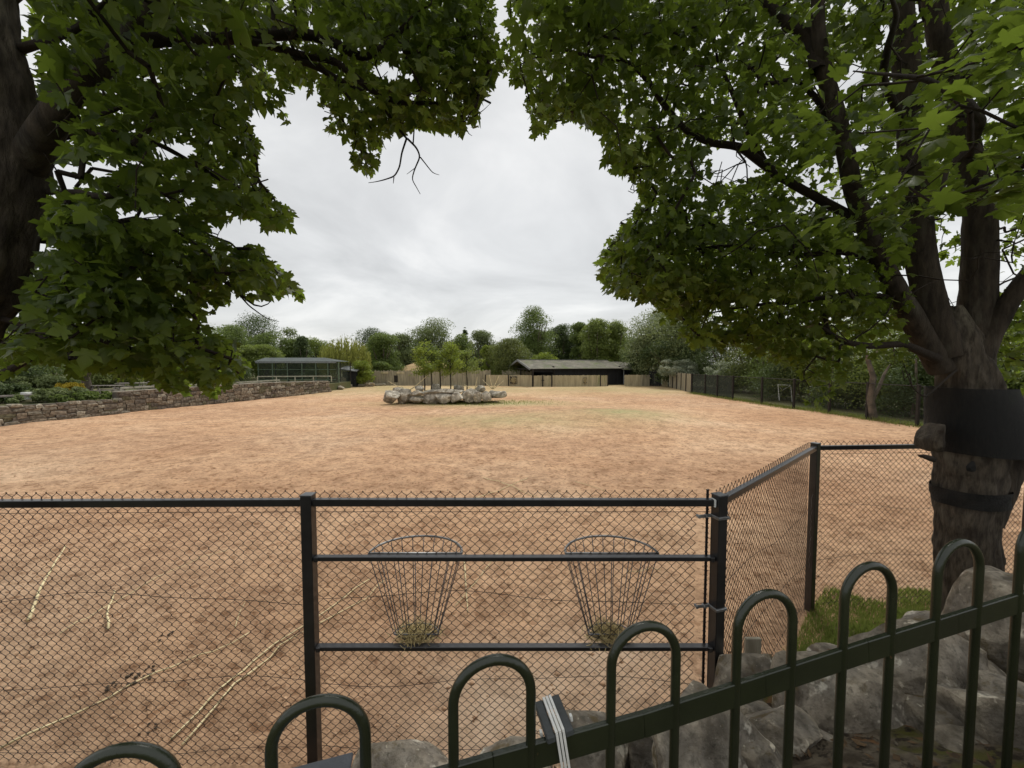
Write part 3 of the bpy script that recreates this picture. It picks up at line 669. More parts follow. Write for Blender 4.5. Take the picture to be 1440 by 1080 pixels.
stick([(0, 1050), (130, 993), (220, 945), (300, 913), (350, 890)], .011, 'long thin pale branch lying low across the left bay', .006)
stick([(240, 1035), (310, 968), (370, 915), (428, 878), (520, 812)], .011, 'long straight pale branch running up to the left post', .008)
stick([(256, 1044), (330, 960), (395, 905), (440, 880), (512, 838), (540, 815)], .010, 'thin pale branch lying beside the long straight one', .007)
stick([(85, 890), (160, 845), (240, 800), (320, 770)], .007, 'very thin pale twig beyond the bent stick', .004)
stick([(330, 880), (345, 848)], .006, 'small grey twig between the two long branches')
stick([(653, 778), (655, 820), (658, 862)], .014, 'short upright looking pale stick seen right of the left hay basket')
stick([(700, 774), (676, 805), (640, 850)], .008, 'thin pale twig slanting beside the short pale stick', .005)
stick([(660, 702), (700, 688), (742, 671)], .011, 'thin pale branch just beyond the fence, the lower of a crossed pair', .007)
stick([(680, 669), (722, 683), (762, 698)], .011, 'thin pale branch just beyond the fence, the upper of a crossed pair', .007)
stick([(808, 676), (850, 687)], .008, 'faint pale twig lying right of the crossed branches', .005)
stick([(880, 806), (915, 798), (930, 800)], .006, 'small twig on the sand behind the right hay basket', .004)
nc = 5000; cy_ = rng.uniform(3.0, 12, nc)**1.0; cx_ = rng.uniform(-1.4, 1.4, nc)*cy_; cs_ = rng.uniform(.006, .02, nc)*rng.choice([1, 1, 1, 1.8], nc); cz_ = paddock_h(cx_, cy_)
kk = cy_ > fenceY(cx_)+.1; cx_, cy_, cz_, cs_ = cx_[kk], cy_[kk], cz_[kk], cs_[kk]; nc = len(cx_)
oc = np.array([(1, 0, 0), (0, 1, 0), (-1, 0, 0), (0, -1, 0), (0, 0, .8), (0, 0, -.6)]); OT = np.array([(0, 1, 4), (1, 2, 4), (2, 3, 4), (3, 0, 4), (1, 0, 5), (2, 1, 5), (3, 2, 5), (0, 3, 5)])
CV = np.stack([cx_, cy_, cz_], 1)[:, None]+oc[None]*cs_[:, None, None]*rng.uniform(.6, 1.3, (nc, 6, 1))
M['clod'] = material('sand_clods', (.55, .36, .22), 1, (.34, .215, .135), 9)
tag(mk('clods', CV.reshape(-1, 3), ((np.arange(nc)*6)[:, None, None]+OT[None]).reshape(-1, 3), M['clod'], kind='stuff'), 'small crumbly clods and pebbles strewn over the trampled sand', 'clods')
def dung(px, py, s, label, n=5):
    c_ = G(px, py, .02); me = MB()
    for k in range(n):
        V_ = np.array([[math.cos(a_)*math.cos(b_), math.sin(a_)*math.cos(b_), math.sin(b_)] for b_ in (-1.2, -.5, .2, .8, 1.3) for a_ in np.linspace(0, 5.6, 8)])
        q_ = [[i*8+j, i*8+(j+1) % 8, (i+1)*8+(j+1) % 8, (i+1)*8+j] for i in range(4) for j in range(8)]+[list(range(32, 40))]
        o_ = c_+np.r_[rng.normal(0, s, 2), rng.uniform(.0, .02)]; o_[2] = float(paddock_h(o_[0], o_[1]))+.012
        me.add(V_*rng.uniform(.2, .42)*s*[1.2, 1, .6]+o_, q_)
    tag(me.build('dung', M['dung'], None, True, 'stuff'), label, 'dung')
dung(195, 952, .05, 'dark dung pellets on the sand below the long thin branch', 9)
dung(155, 968, .04, 'smaller dark dung pellets left of the main scatter', 6)
dung(208, 940, .03, 'dark lump of dung nearest the long thin branch', 5)
dung(210, 1022, .035, 'dark dung pellets above the hoop at the bottom left', 5)
dung(238, 893, .04, 'brownish dung lumps left of the left fence post', 5)

# ------------------------------------------------------------------ left stone wall
def stone_variants(k=6):
    res = []
    for i in range(k):
        m = MB(); m.box((0, 0, 0), (1, 1, 1), None, .13); V_ = np.concatenate(m.V); rs = np.random.default_rng(100+i); V_ += rs.normal(0, .06, V_.shape); V_[:, 2] *= 1+.25*V_[:, 0]*rs.uniform(-1, 1)
        res.append(mkmesh('stone', V_, m.Q, M['sandstone']))
    return res
SV = stone_variants()
def stone_wall(a, b, z0f, z1f, label, n_rows, step, start_len=.42, cap=True):
    a = np.array(a, float); b = np.array(b, float); Ln = np.linalg.norm(b-a); d = (b-a)/Ln; nrm = np.array([d[1], -d[0]])
    if nrm[0] < 0: nrm = -nrm
    w_ = thing('stone_wall', label, 'wall', (a[0], a[1], 0))
    z1a, z1b = z1f; core = []
    for s_, zt in ((0, z1a), (Ln, z1b)):
        for o_ in (-.42, -.05):
            for zz in (-.3, zt-.03): core.append([a[0]+d[0]*s_+nrm[0]*o_, a[1]+d[1]*s_+nrm[1]*o_, zz])
    mk('core', core, [[0, 1, 3, 2], [4, 6, 7, 5], [0, 4, 5, 1], [2, 3, 7, 6], [1, 5, 7, 3], [0, 2, 6, 4]], M['mortar'], w_)
    ang = math.atan2(d[1], d[0])
    for r in range(n_rows):
        s_ = rng.uniform(-.1, .2)
        while s_ < Ln:
            l_ = step*rng.uniform(.45, 1.6); zt = z1a+(z1b-z1a)*(s_+l_/2)/Ln; hh = (zt+.02)/n_rows
            zc_ = (r+.5)*hh-.02+rng.normal(0, .03)+.03*math.sin(s_*2.3+r)
            o = bpy.data.objects.new('stone', SV[rng.integers(len(SV))]); COL.objects.link(o)
            pr = rng.uniform(-.03, .02)-.09
            e_ = min(l_, Ln-s_+.05)
            o.location = (a[0]+d[0]*(s_+l_/2)+nrm[0]*pr, a[1]+d[1]*(s_+l_/2)+nrm[1]*pr, zc_)
            o.scale = (l_*1.0, .22, hh*rng.uniform(.8, 1.3)); o.rotation_euler = (rng.normal(0, .05), rng.normal(0, .07), ang)
            setpar(o, w_); s_ += l_
    if cap:
        s_ = 0
        while s_ < Ln-.1:
            l_ = min(rng.uniform(.5, .9), Ln-s_); zt = z1a+(z1b-z1a)*(s_+l_/2)/Ln
            p_ = a+d*(s_+l_/2)-nrm*.23
            m = MB(); m.box((p_[0], p_[1], zt+.035+rng.normal(0, .008)), (l_*.97, .5, .08), np.array([[d[0], d[1], 0], [-d[1], d[0], 0], [0, 0, 1]]), .02)
            m.build('coping_stone', M['coping'], w_); s_ += l_
    return w_
stone_wall((-25.2, 14.5), (-23.75, 24.0), 0, (1.12, .86), 'lower rubble stone wall at the left edge of the paddock', 5, .46, cap=False)
stone_wall((-23.95, 24.1), (-21.3, 35.5), 0, (1.28, 1.33), 'long brown rubble wall with pale coping, left of the netted aviary', 5, .45)
stone_wall((-21.28, 35.6), (-19.75, 42.8), 0, (1.30, 1.12), 'far end of the rubble wall in front of the aviary', 5, .42)
def rail_fence(pts, z, label, ph=.55, step=2.0, mat='whitepaint', name='rail_fence'):
    w_ = thing(name, label, 'fence', (pts[0][0], pts[0][1], z))
    for i in range(len(pts)-1):
        a = np.array([*pts[i], z+ph]); b = np.array([*pts[i+1], z+ph]); m = MB(); m.beam(a, b, .09, .11, .01); m.build('rail', M[mat], w_)
        Ln = np.linalg.norm(b-a); k_ = int(Ln/step)
        for j in range(k_+1):
            q = a+(b-a)*j/max(1, k_); m = MB(); m.box((q[0], q[1], z+ph/2-.05), (.09, .09, ph), None, .01); m.build('post', M[mat], w_)
pa, pb = P(362, 530, 44), P(466, 530, 45.5)
rail_fence([(pa[0], 44), (pb[0], 45.5)], 1.0, 'pale low post and rail fence in front of the netted aviary', .62, 1.75)
pa, pb, pc = P(300, 545, 34), P(356, 540, 39), P(100, 560, 23)
rail_fence([(-24.6, 25), (-22.6, 33.5), (-22.2, 38)], 1.05, 'pale rail running along the top of the long rubble wall', .42, 2.6)
rail_fence([(-30, 17), (-27.0, 23)], .8, 'grey rail behind the low wall at the far left edge', .45, 1.8, 'tablewood')
m = MB(); q = P(38, 560, 22.5); m.box((q[0], 22.5, 1.1), (.34, .3, .22), None, .01); m.box((q[0], 22.5, 1.34), (.36, .32, .14), None, .01)
tag(m.build('white_block_post', M['signwhite']), 'short white banded post above the low wall at the left edge', 'post')
def picnic(x, y, z, rot, label):
    t_ = thing('picnic_table', label, 'picnic table', (x, y, z)); c_, s_ = math.cos(rot), math.sin(rot); ax = np.array([[c_, s_, 0], [-s_, c_, 0], [0, 0, 1]])
    W = lambda q: np.array(q)@ax+[x, y, z]
    for k in range(4): m = MB(); m.box(W([0, -.27+.18*k, .74]), (1.7, .165, .04), ax, .006); m.build('plank', M['tablewood'], t_)
    for s in (-1, 1):
        m = MB(); m.box(W([0, s*.68, .44]), (1.7, .24, .04), ax, .006); m.build('seat', M['tablewood'], t_)
        m = MB(); m.beam(W([s*.6, -.55, 0]), W([s*.6, -.2, .72]), .05, .09); m.beam(W([s*.6, .55, 0]), W([s*.6, .2, .72]), .05, .09); m.beam(W([s*.66, -.72, .38]), W([s*.66, .72, .38]), .05, .08); m.build('legs', M['tablewood'], t_)
q = P(150, 552, 27.5); picnic(q[0], 27.5, .78, .3, 'weathered picnic table nearest the low wall, left of the others')
q = P(185, 548, 31); picnic(q[0], 31, .78, .4, 'weathered picnic table in the middle of the row behind the wall')
q = P(222, 546, 34); picnic(q[0], 34, .78, .2, 'weathered picnic table farthest along behind the wall')

# ------------------------------------------------------------------ aviary, huts, barn
def quad(name, pts, mat, par): return mk(name, pts, [[0, 1, 2, 3]], mat, par)
xa, xb, Ya = P(361, 510, 47)[0], P(477, 510, 48)[0], 47.0
av = thing('aviary', 'long netted aviary with a grey green roof behind the stone wall', 'aviary', ((xa+xb)/2, 48, .8))
ze, zr_ = P(400, 509.5, 47)[2], P(400, 503.2, 50)[2]; D_ = 3.4
cols_px = [363, 383, 404, 424.5, 444, 461, 476]
for k, px in enumerate(cols_px):
    x_ = P(px, 510, 47)[0]; m = MB(); m.box((x_, 47, (ze+.8)/2), (.10, .10, ze-.8), None); m.build('post', M['avframe'], av)
    m = MB(); m.box((x_, 47+D_, (ze+.8)/2), (.10, .10, ze-.8), None); m.build('post', M['darkpost'], av)
m = MB(); m.beam((xa-.1, 46.95, ze), (xb+.1, 46.95, ze), .12, .18); m.build('eave_beam', M['galv'], av)
m = MB(); m.beam((xa, 47, ze-.85), (xb, 47, ze-.85), .06, .06); m.beam((xa, 47, 1.15), (xb, 47, 1.15), .06, .08); m.build('mid_rail', M['avframe'], av)
for k in range(6):
    x0, x1 = P(cols_px[k], 510, 47)[0]+.05, P(cols_px[k+1], 510, 47)[0]-.05
    quad('net_panel', [(x0, 47.02, .8), (x1, 47.02, .8), (x1, 47.02, ze-.09), (x0, 47.02, ze-.09)], M['avnet'], av)
    quad('net_panel', [(x0, 47+D_, .8), (x1, 47+D_, .8), (x1, 47+D_, ze-.09), (x0, 47+D_, ze-.09)], M['avnet'], av)
quad('net_panel', [(xb, 47.1, .8), (xb, 47+D_, .8), (xb, 47+D_, ze), (xb, 47.1, ze)], M['avnet'], av)
quad('net_panel', [(xa, 47.1, .8), (xa, 47+D_, .8), (xa, 47+D_, ze), (xa, 47.1, ze)], M['avnet'], av)
rx0, rx1 = P(373, 503, 49)[0], P(457, 503, 49)[0]
mk('roof', [(xa-.2, 46.8, ze+.1), (xb+.2, 46.8, ze+.1), (rx1, 48.9, zr_), (rx0, 48.9, zr_), (xa-.2, 47.2+D_, ze+.1), (xb+.2, 47.2+D_, ze+.1)], [[0, 1, 2, 3], [3, 2, 5, 4], [0, 3, 4], [1, 5, 2]], M['avroof'], av)
# little hut
hx0, hx1 = P(479, 520, 52)[0], P(500, 520, 52)[0]
hb = thing('small_hut', 'small dark hut with a pale sloping roof between the aviary and the willow', 'hut', ((hx0+hx1)/2, 53, 0))
z1, z0 = P(480, 517, 52)[2], P(480, 523, 52)[2]
m = MB(); m.box(((hx0+hx1)/2, 53.2, z0/2), (hx1-hx0-.2, 1.8, z0), None); m.build('wall', M['blackwood'], hb)
mk('roof', [(hx0-.2, 52, z0+.3), (hx1+.1, 52, z0+.02), (hx1+.1, 54.4, z1-.1), (hx0-.2, 54.4, z1+.15), (hx0-.2, 52, z0+.42), (hx1+.1, 52, z0+.14), (hx1+.1, 54.4, z1+.02), (hx0-.2, 54.4, z1+.27)], [[0, 1, 2, 3], [4, 5, 6, 7], [0, 1, 5, 4], [1, 2, 6, 5], [2, 3, 7, 6], [3, 0, 4, 7]], M['barge'], hb)
# straw hut beyond the palings
sx0, sx1 = P(551, 520, 64)[0], P(640, 520, 64)[0]; c_ = P(598, 508, 64)
sh = thing('thatched_hut', 'straw coloured thatched roof showing above the paling fence behind the saplings', 'hut', (c_[0], 66, 0))
ang = np.linspace(0, 2*np.pi, 25)[:-1]; zb_ = P(551, 522, 64)[2]; zt_ = P(600, 507, 66)[2]; R0 = (sx1-sx0)/2
V_ = []; Q_ = []
for k, (f, zz) in enumerate(((1, zb_-.15), (1.02, zb_), (.72, zb_+(zt_-zb_)*.5), (.35, zb_+(zt_-zb_)*.87), (.06, zt_))):
    for a_ in ang: V_.append((c_[0]+R0*f*math.cos(a_), 66+R0*.7*f*math.sin(a_), zz))
for i in range(4):
    for j in range(24): Q_.append([i*24+j, i*24+(j+1) % 24, (i+1)*24+(j+1) % 24, (i+1)*24+j])
Q_.append(list(range(96, 120))); Q_.append(list(range(24))[::-1])
mk('roof', V_, Q_, M['thatch'], sh)
m = MB(); m.tube([(c_[0], 66, 0), (c_[0], 66, zb_-.1)], R0*.66, 20); m.build('wall', M['greywood'], sh)

# barn
A0 = np.array([2.72, 53.0]); dl = np.array([7, 3.05])/np.hypot(7, 3.05); de = np.array([-3.05, 7])/np.hypot(7, 3.05)
LB, WB = 14.6, 7.4; ZE, ZR = 2.42, 3.52
barn = thing('barn', 'long low black boarded barn with a mossy ridged roof at the far side', 'barn', (A0[0], A0[1], 0))
def W2(s, e, z): p_ = A0+dl*s+de*e; return (p_[0], p_[1], z)
m = MB()
def wallbox(m, s0, s1, e0, e1, z0, z1):
    V_ = [W2(s, e, z) for s in (s0, s1) for e in (e0, e1) for z in (z0, z1)]
    m.add(V_, [[0, 1, 3, 2], [4, 6, 7, 5], [0, 4, 5, 1], [2, 3, 7, 6], [0, 2, 6, 4], [1, 5, 7, 3]])
wallbox(m, 3.4, LB, .05, .15, 0, ZE-.05); wallbox(m, 0, LB, WB-.15, WB-.05, 0, ZE-.05); wallbox(m, LB-.1, LB, .2, WB-.2, 0, ZE+.3)
wallbox(m, 3.3, 3.4, .1, WB-.2, 0, ZE+.3); wallbox(m, 0, 3.4, .05, .12, ZE-.5, ZE-.06)
m.build('wall', M['blackwood'], barn)
m = MB()
s_ = 3.45
while s_ < LB-.1:
    wallbox(m, s_, s_+.15, .02+.012*rng.random(), .05, 0, ZE-.06); s_ += .17
m.build('boards', M['blackwood'], barn, kind='stuff')
m = MB(); rs_ = MB()
for sgn in (0, 1):
    e0 = -.35 if sgn == 0 else WB+.35
    V_ = [W2(-.5, e0, ZE-.12), W2(LB+.2, e0, ZE-.12), W2(LB+.2, WB/2, ZR), W2(-.5, WB/2, ZR)]
    V_ += [(x, y, z+.09) for x, y, z in V_]
    mk('roof', V_, [[0, 1, 2, 3], [4, 5, 6, 7], [0, 1, 5, 4], [1, 2, 6, 5], [3, 0, 4, 7], [2, 3, 7, 6]], M['roofmoss'], barn)
    m = MB(); m.beam(np.array(W2(-.54, e0, ZE-.10)), np.array(W2(-.54, WB/2, ZR+.03)), .06, .26); m.build('bargeboard', M['barge'], barn)
m = MB()
s_ = -.45
while s_ < LB+.1:                           # corrugation ribs on the near slope
    m.beam(np.array(W2(s_, -.34, ZE-.02)), np.array(W2(s_, WB/2-.04, ZR+.09)), .05, .03); s_ += .36
m.build('roof_ribs', M['roofmoss'], barn, kind='stuff')
m = MB(); m.beam(np.array(W2(-.5, WB/2, ZR+.11)), np.array(W2(LB+.2, WB/2, ZR+.11)), .3, .05); m.build('ridge_cap', M['barge'], barn)
m = MB(); m.beam(np.array(W2(-.4, -.38, ZE-.09)), np.array(W2(LB+.2, -.38, ZE-.09)), .08, .09); m.build('gutter', M['darkpost'], barn)
for s_, e_ in ((0, 0), (3.3, 0), (0, WB), (0, WB*.5)):
    m = MB(); q = W2(s_, e_, 0); m.box((q[0], q[1], ZE/2), (.16, .16, ZE), None); m.build('post', M['darkpost'], barn)
m = MB(); m.beam(np.array(W2(-.02, 0, ZE-.1)), np.array(W2(-.02, WB, ZE-.1)), .12, .16); m.build('tie_beam', M['darkpost'], barn)
# lower wing
wing = thing('open_shed', 'low open shed wing with pale posts joined to the right end of the barn', 'shed', W2(LB+2.5, 0, 0))
LW = 6.2; zr2, ze2 = 3.30, 2.22
for sgn in (0, 1):
    e0 = -.2 if sgn == 0 else WB
    V_ = [W2(LB+.22, e0, ze2-.08), W2(LB+LW, e0, ze2-.08), W2(LB+LW-.6, WB/2, zr2), W2(LB+.22, WB/2, zr2)]; V_ += [(x, y, z+.08) for x, y, z in V_]
    mk('roof', V_, [[0, 1, 2, 3], [4, 5, 6, 7], [0, 1, 5, 4], [1, 2, 6, 5], [3, 0, 4, 7], [2, 3, 7, 6]], M['roofmoss'], wing)
m = MB(); wallbox(m, LB+.2, LB+LW, 3.5, 3.6, 0, 2.6); wallbox(m, LB+LW-.3, LB+LW-.2, .1, 3.6, 0, 2.2); wallbox(m, LB+.2, LB+1.1, 0.6, .7, 0, 2.1); m.build('wall', M['blackwood'], wing)
for s_ in (LB+.5, LB+3.2, LB+5.9): 
    q = W2(s_, 0, 0); m = MB(); m.box((q[0], q[1], 1.08), (.11, .11, 2.16), None); m.build('post', M['barge' if s_ < LB+1 else 'darkpost'], wing)
# board fences and gates
def board_fence(a, b, z, label, name='board_fence', cat='fence', mat='palewood', bw=.14, rag=.02, posts=2.6, postmat='darkpost', gap=.012, z0=0., ptop=.03, group=None):
    a = np.array(a, float); b = np.array(b, float); Ln = np.linalg.norm(b-a); d = (b-a)/Ln; ax = np.array([[d[0], d[1], 0], [-d[1], d[0], 0], [0, 0, 1]])
    w_ = thing(name, label, cat, (a[0], a[1], z0), group); m = MB(); s_ = 0
    while s_ < Ln:
        hh = z+rng.normal(0, rag)-z0; w2 = bw*rng.uniform(.85, 1.1); q = a+d*(s_+w2/2)
        m.box((q[0]+d[1]*.02*rng.random(), q[1]-d[0]*.03*rng.random(), z0+hh/2), (w2-gap, .03, hh), ax); s_ += w2
    m.build('boards', M[mat], w_, kind='stuff')
    for zz in (.3, .82):
        m = MB(); q0 = a-np.array([-d[1], d[0]])*-.05; m.beam((a[0]-d[1]*.05, a[1]+d[0]*.05, z0+(z-z0)*zz), (b[0]-d[1]*.05, b[1]+d[0]*.05, z0+(z-z0)*zz), .05, .09); m.build('rail', M[mat], w_)
    if posts:
        k_ = max(1, int(Ln/posts))
        for j in range(k_+1):
            q = a+d*Ln*j/k_; m = MB(); m.box((q[0]+d[1]*.06, q[1]-d[0]*.06, z0+(z-z0+ptop)/2), (.11, .09, z-z0+ptop), ax); m.build('post', M[postmat], w_)
    return w_
def at(px, Y): return (P(px, 540, Y)[0], Y)
ZT = P(760, 528, 53)[2]
pal = board_fence(at(515, 56.0), at(689, 55.5), P(600, 521, 56)[2], 'tall ragged grey paling fence behind the ring of boulders', mat='greywood', bw=.17, rag=.07, posts=3.1, postmat='greywood', ptop=.12)
board_fence(at(467, 50.5), at(514, 55.0), P(490, 531, 52)[2], 'low ragged paling fence between the wall end and the willow shrub', mat='greywood', bw=.16, rag=.08, posts=2.8, postmat='greywood')
board_fence(at(683, 55.2), at(749, 52.6), P(715, 527.5, 53.6)[2], 'pale upright board fence in front of the open barn gable')
board_fence(at(706, 57.5), at(748, 57.5), P(726, 521.5, 57.5)[2], 'taller ragged paling screen rising behind the pale boards at the gable', mat='greywood', rag=.12, posts=0)
g1 = board_fence(at(750.5, 52.55), at(762.6, 52.75), ZT, 'pale boarded gate leaf, left of the dark latch by the barn corner', 'board_gate', 'gate', posts=0)
g2 = board_fence(at(764, 52.78), at(775, 52.95), ZT, 'pale boarded gate leaf, right of the dark latch by the barn corner', 'board_gate', 'gate', posts=0)
board_fence(at(777, 53), at(843, 53.8), ZT+.01, 'longest pale board fence along the front of the barn', posts=0)
board_fence(at(844, 53.8), at(854.5, 53.9), ZT-.01, 'short pale stub of board fence at the barn doorway', posts=1.0)
board_fence(at(878, 54.3), at(889, 54.3), ZT+.05, 'pale boarded gate leaf in front of the open shed, leftmost of three', 'board_gate', 'gate', posts=0)
board_fence(at(889.6, 54.3), at(900, 54.3), ZT+.05, 'yellowish boarded gate leaf in front of the open shed, middle of three', 'board_gate', 'gate', posts=0)
board_fence(at(900.6, 54.3), at(912, 54.3), ZT+.05, 'greyish boarded gate leaf in front of the open shed, rightmost of three', 'board_gate', 'gate', posts=0, mat='greywood')
board_fence(at(912.5, 54.8), at(930, 54.2), P(920, 520, 54)[2], 'tall black boarded screen right of the shed gates', mat='blackwood', posts=0)
board_fence(at(931, 53.6), at(938.5, 53.4), P(935, 528, 53)[2], 'narrow pale gate board beside the black screen', 'board_gate', 'gate', posts=0)
board_fence(at(941, 52), at(973, 41.6), P(955, 523.5, 50)[2], 'tall brown plank fence under the pale flowering bush', mat='greywood', bw=.2, rag=.03, posts=1.9, postmat='darkpost')
for px, lab in ((749.5, 'tall dark post at the barn corner left of the gates'), (776, 'dark post right of the boarded gates by the barn'), (763.3, 'dark latch post between the two barn gates')):
    q = at(px, 52.5); m = MB(); m.box((q[0], q[1], (ZT if px == 763.3 else ZT+.0)/2), (.16, .14, ZT+(.0 if px != 749.5 else 1.7)), None)
    if px == 763.3: m.box((q[0], q[1]-.05, .85), (.34, .06, .13), None)
    tag(m.build('gate_post', M['darkpost']), lab, 'post')
for px, lab in ((942, 'slim pale post left of the brown plank fence'), (946.5, 'second slim pale post beside the brown plank fence')):
    q = at(px, 50.5); m = MB(); m.tube([(q[0], q[1], 0), (q[0], q[1], 1.85)], .06, 8); tag(m.build('slim_post', M['whitepaint']), lab, 'post')
# hatch with straw in the gable fence, hay net frame on long fence, dark boxes on palings
def hatch(px, Y, z, w_, h_, label, straw=True):
    q = at(px, Y); o = thing('hay_hatch', label, 'hay hatch', (q[0], q[1], z)); m = MB(); m.box((q[0], q[1], z), (w_, .05, h_), None); m.build('opening', M['darkpost'], o)
    for sx in (-1, 1): m = MB(); m.box((q[0]+sx*w_/2, q[1]-.04, z), (.06, .05, h_+.08), None); m.build('frame_side', M['greywood'], o)
    if straw:
        n_ = 260; A = np.array([q[0], q[1]-.1, z])+rng.normal(0, 1, (n_, 3))*[w_*.17, .04, h_*.18]; D = rng.normal(0, 1, (n_, 3)); D /= np.linalg.norm(D, axis=1, keepdims=True)
        V_, Q_ = tube_geo(np.stack([A-D*.12, A+D*.12], 1), np.full((n_, 2), .014), 3); mk('straw', V_, Q_, M['stick'], o, kind='stuff')
hatch(722, 53.35, P(722, 534.5, 53)[2], .95, 1.0, 'dark square feeding hatch with straw in the pale fence by the gable')
hatch(822.5, 53.42, P(822, 535, 53)[2], .45, .75, 'small hay net hatch in the long pale fence', True)
hatch(557, 55.85, P(557, 533, 55)[2], .6, .95, 'dark box fixed to the ragged palings', False)
for px in (541, 563, 583):
    q = at(px, 55.8); m = MB(); m.box((q[0], q[1], P(px, 524, 55.8)[2]), (1.05, .04, .28), None, .01)
    tag(m.build('notice_board', M['palewood']), {541: 'pale notice strip on the palings, leftmost of three', 563: 'pale notice strip on the palings, middle of three', 583: 'pale notice strip on the palings, nearest the saplings'}[px], 'notice')
# driftwood and stones left of the ring
def log(px, py, ln, r, rot, label, tilt=0., mat='plank'):
    c_ = G(px, py, .15); d = np.array([math.cos(rot), math.sin(rot), tilt]); tt = np.linspace(-.5, .5, 9)
    pts = c_+d*(tt*ln)[:, None]+np.c_[np.zeros(9), rng.normal(0, .03, 9), rng.normal(0, .02, 9)]
    m = MB(); m.tube(pts, r*(1+.25*rng.normal(0, .5, 9)), 9); tag(m.build('log', M[mat], None, True), label, 'log')
log(497, 542, 3.0, .17, .05, 'long pale bleached log lying by the low palings')
log(487, 543, 1.4, .2, .5, 'short thick pale log left of the long one', .1)
log(531, 541, 2.3, .15, -.05, 'pale log right of the willow shrub', .02)
log(517, 540, 1.2, .15, .6, 'stubby pale log propped at an angle beside the paling gate', .25)
for k, (px, py, w_, h_, lab) in enumerate(((469, 545, 14, 7, 'dark stone at the end of the rubble wall'), (478, 545.5, 12, 5, 'low stone between the wall end and the logs'), (521, 541, 12, 6, 'grey stone among the pale logs'))):
    rock(px, py, G(px, py+2.5)[1], w_, h_, 200+k, lab, 'rock', sub=3)

# ------------------------------------------------------------------ ring of boulders with saplings
RG = [(550, 555, 25, 21, 'blocky pale boulder at the left end of the ring'), (567, 555.5, 19, 19, 'second boulder from the left end of the ring, streaked brown'),
      (586, 551, 18, 9, 'low yellowish stone on top of the ring, third from the left'), (586, 560, 21, 11, 'flat grey stone at the foot of the ring, third from the left'),
      (606, 557, 22, 15, 'grey boulder under the left end of the long flat slab'), (624, 559, 22, 13, 'rounded boulder under the middle of the long flat slab'),
      (643, 556.5, 19, 16, 'tilted dark faced boulder under the right end of the slab'), (659, 554, 21, 20, 'tall triangular boulder right of the slab'),
      (672, 555, 13, 14, 'narrow pale boulder right of the tall triangular one'), (683, 555, 15, 14, 'grey white boulder right of centre of the ring'),
      (691, 552, 10, 12, 'pale small boulder leaning near the right end'), (701, 552, 16, 11, 'dark grey boulder near the right end of the ring'), (708, 552.5, 9, 8, 'smallest grey stone at the right end of the ring')]
for k, (px, py, w_, h_, lab) in enumerate(RG):
    rock(px, py+2.2, 29.8+.25*math.sin(k*2)+(1.2 if px > 690 else 0), w_*1.0, h_*(.82+.12*math.sin(k*1.7)), 40+k, lab+' round the saplings', 'rockfar', sub=3)
rock(618, 551, 30.0, 56, 7, 70, 'long flat pale slab lying across the ring of boulders', 'rockfar', dep=.3, rz=.0, sub=4)
for k, (px, py, w_, h_) in enumerate(((560, 549, 16, 9), (612, 545, 14, 8), (645, 546, 16, 8), (675, 547, 14, 8), (590, 546, 12, 7))):
    rock(px, py, 33.2, w_, h_, 80+k, ['stone at the back left of the ring behind the blocky boulder', 'stone behind the middle sapling trunks', 'stone at the back of the ring right of the saplings', 'stone at the back right of the ring', 'stone at the back of the ring left of the first sapling'][k], 'rockfar', sub=3)
n_ = 0
ixs = np.linspace(-8.3, -1.6, 40); 
mk('island_soil', [(-9.1, 30.2, .35), (-6, 29.9, .45), (-2.6, 29.9, .45), (-.8, 31, .35), (-1.2, 33, .35), (-5, 33.8, .45), (-8.8, 33, .35)], [[0, 1, 2, 3, 4, 5, 6]], M['bank'], kind='structure')
def branch(px, py, Y, ln, dirs, label):
    c_ = P(px, py, Y); o = MB()
    for d_ in dirs:
        d_ = np.array(d_, float); d_ /= np.linalg.norm(d_); tt = np.linspace(0, 1, 7)
        pts = c_+d_*(tt*ln)[:, None]; pts[:, 2] += .18*ln*tt**2*(1 if d_[2] > .2 else -.3); o.tube(pts, np.linspace(.05, .015, 7), 6)
    tag(o.build('dead_branch', M['stick'], None, True), label, 'branch')
branch(575, 549, 30.6, 1.7, [(1, 0, .6), (-1, .1, .25)], 'pale dead branch sticking up at the left of the ring')
branch(693, 547, 31.6, 1.0, [(-1, 0, .7), (-.3, 0, 1), (.5, 0, .9), (.9, .2, .5)], 'spiky pale dead branches at the right end of the ring')
branch(668, 548, 31.2, .9, [(-1, 0, .3), (.2, 0, 1)], 'pale dead twig on the ring right of the slab')

# ------------------------------------------------------------------ foliage
def rot_frame(nrm, spin):
    n = nrm/(np.linalg.norm(nrm, axis=1, keepdims=True)+1e-9)
    ref = np.where(np.abs(n[:, 2:3]) > .9, np.array([[1., 0, 0]]), np.array([[0, 0, 1.]]))
    a = np.cross(n, ref); a /= np.linalg.norm(a, axis=1, keepdims=True)+1e-9; b = np.cross(n, a)
    c, s = np.cos(spin)[:, None], np.sin(spin)[:, None]
    return a*c+b*s, b*c-a*s, n
def cards(Pc, nrm, size, aspect=.55, spin=None, fold=.25):
    """small pointed leaf-shaped cards: 4 vertices, folded along the mid rib"""
    n = len(Pc); spin = rng.uniform(0, 6.28, n) if spin is None else spin
    A, B, Nn = rot_frame(nrm, spin); s = np.asarray(size).reshape(-1, 1)*np.ones((n, 1))
    V = np.stack([Pc-A*s*.5, Pc-B*s*aspect*.5+Nn*s*fold*.4-A*s*.05, Pc+A*s*.5, Pc+B*s*aspect*.5+Nn*s*fold*.4-A*s*.05], 1)
    i = (np.arange(n)*4)[:, None]
    return V.reshape(-1, 3), np.concatenate([i+[0, 1, 2], i+[0, 2, 3]])
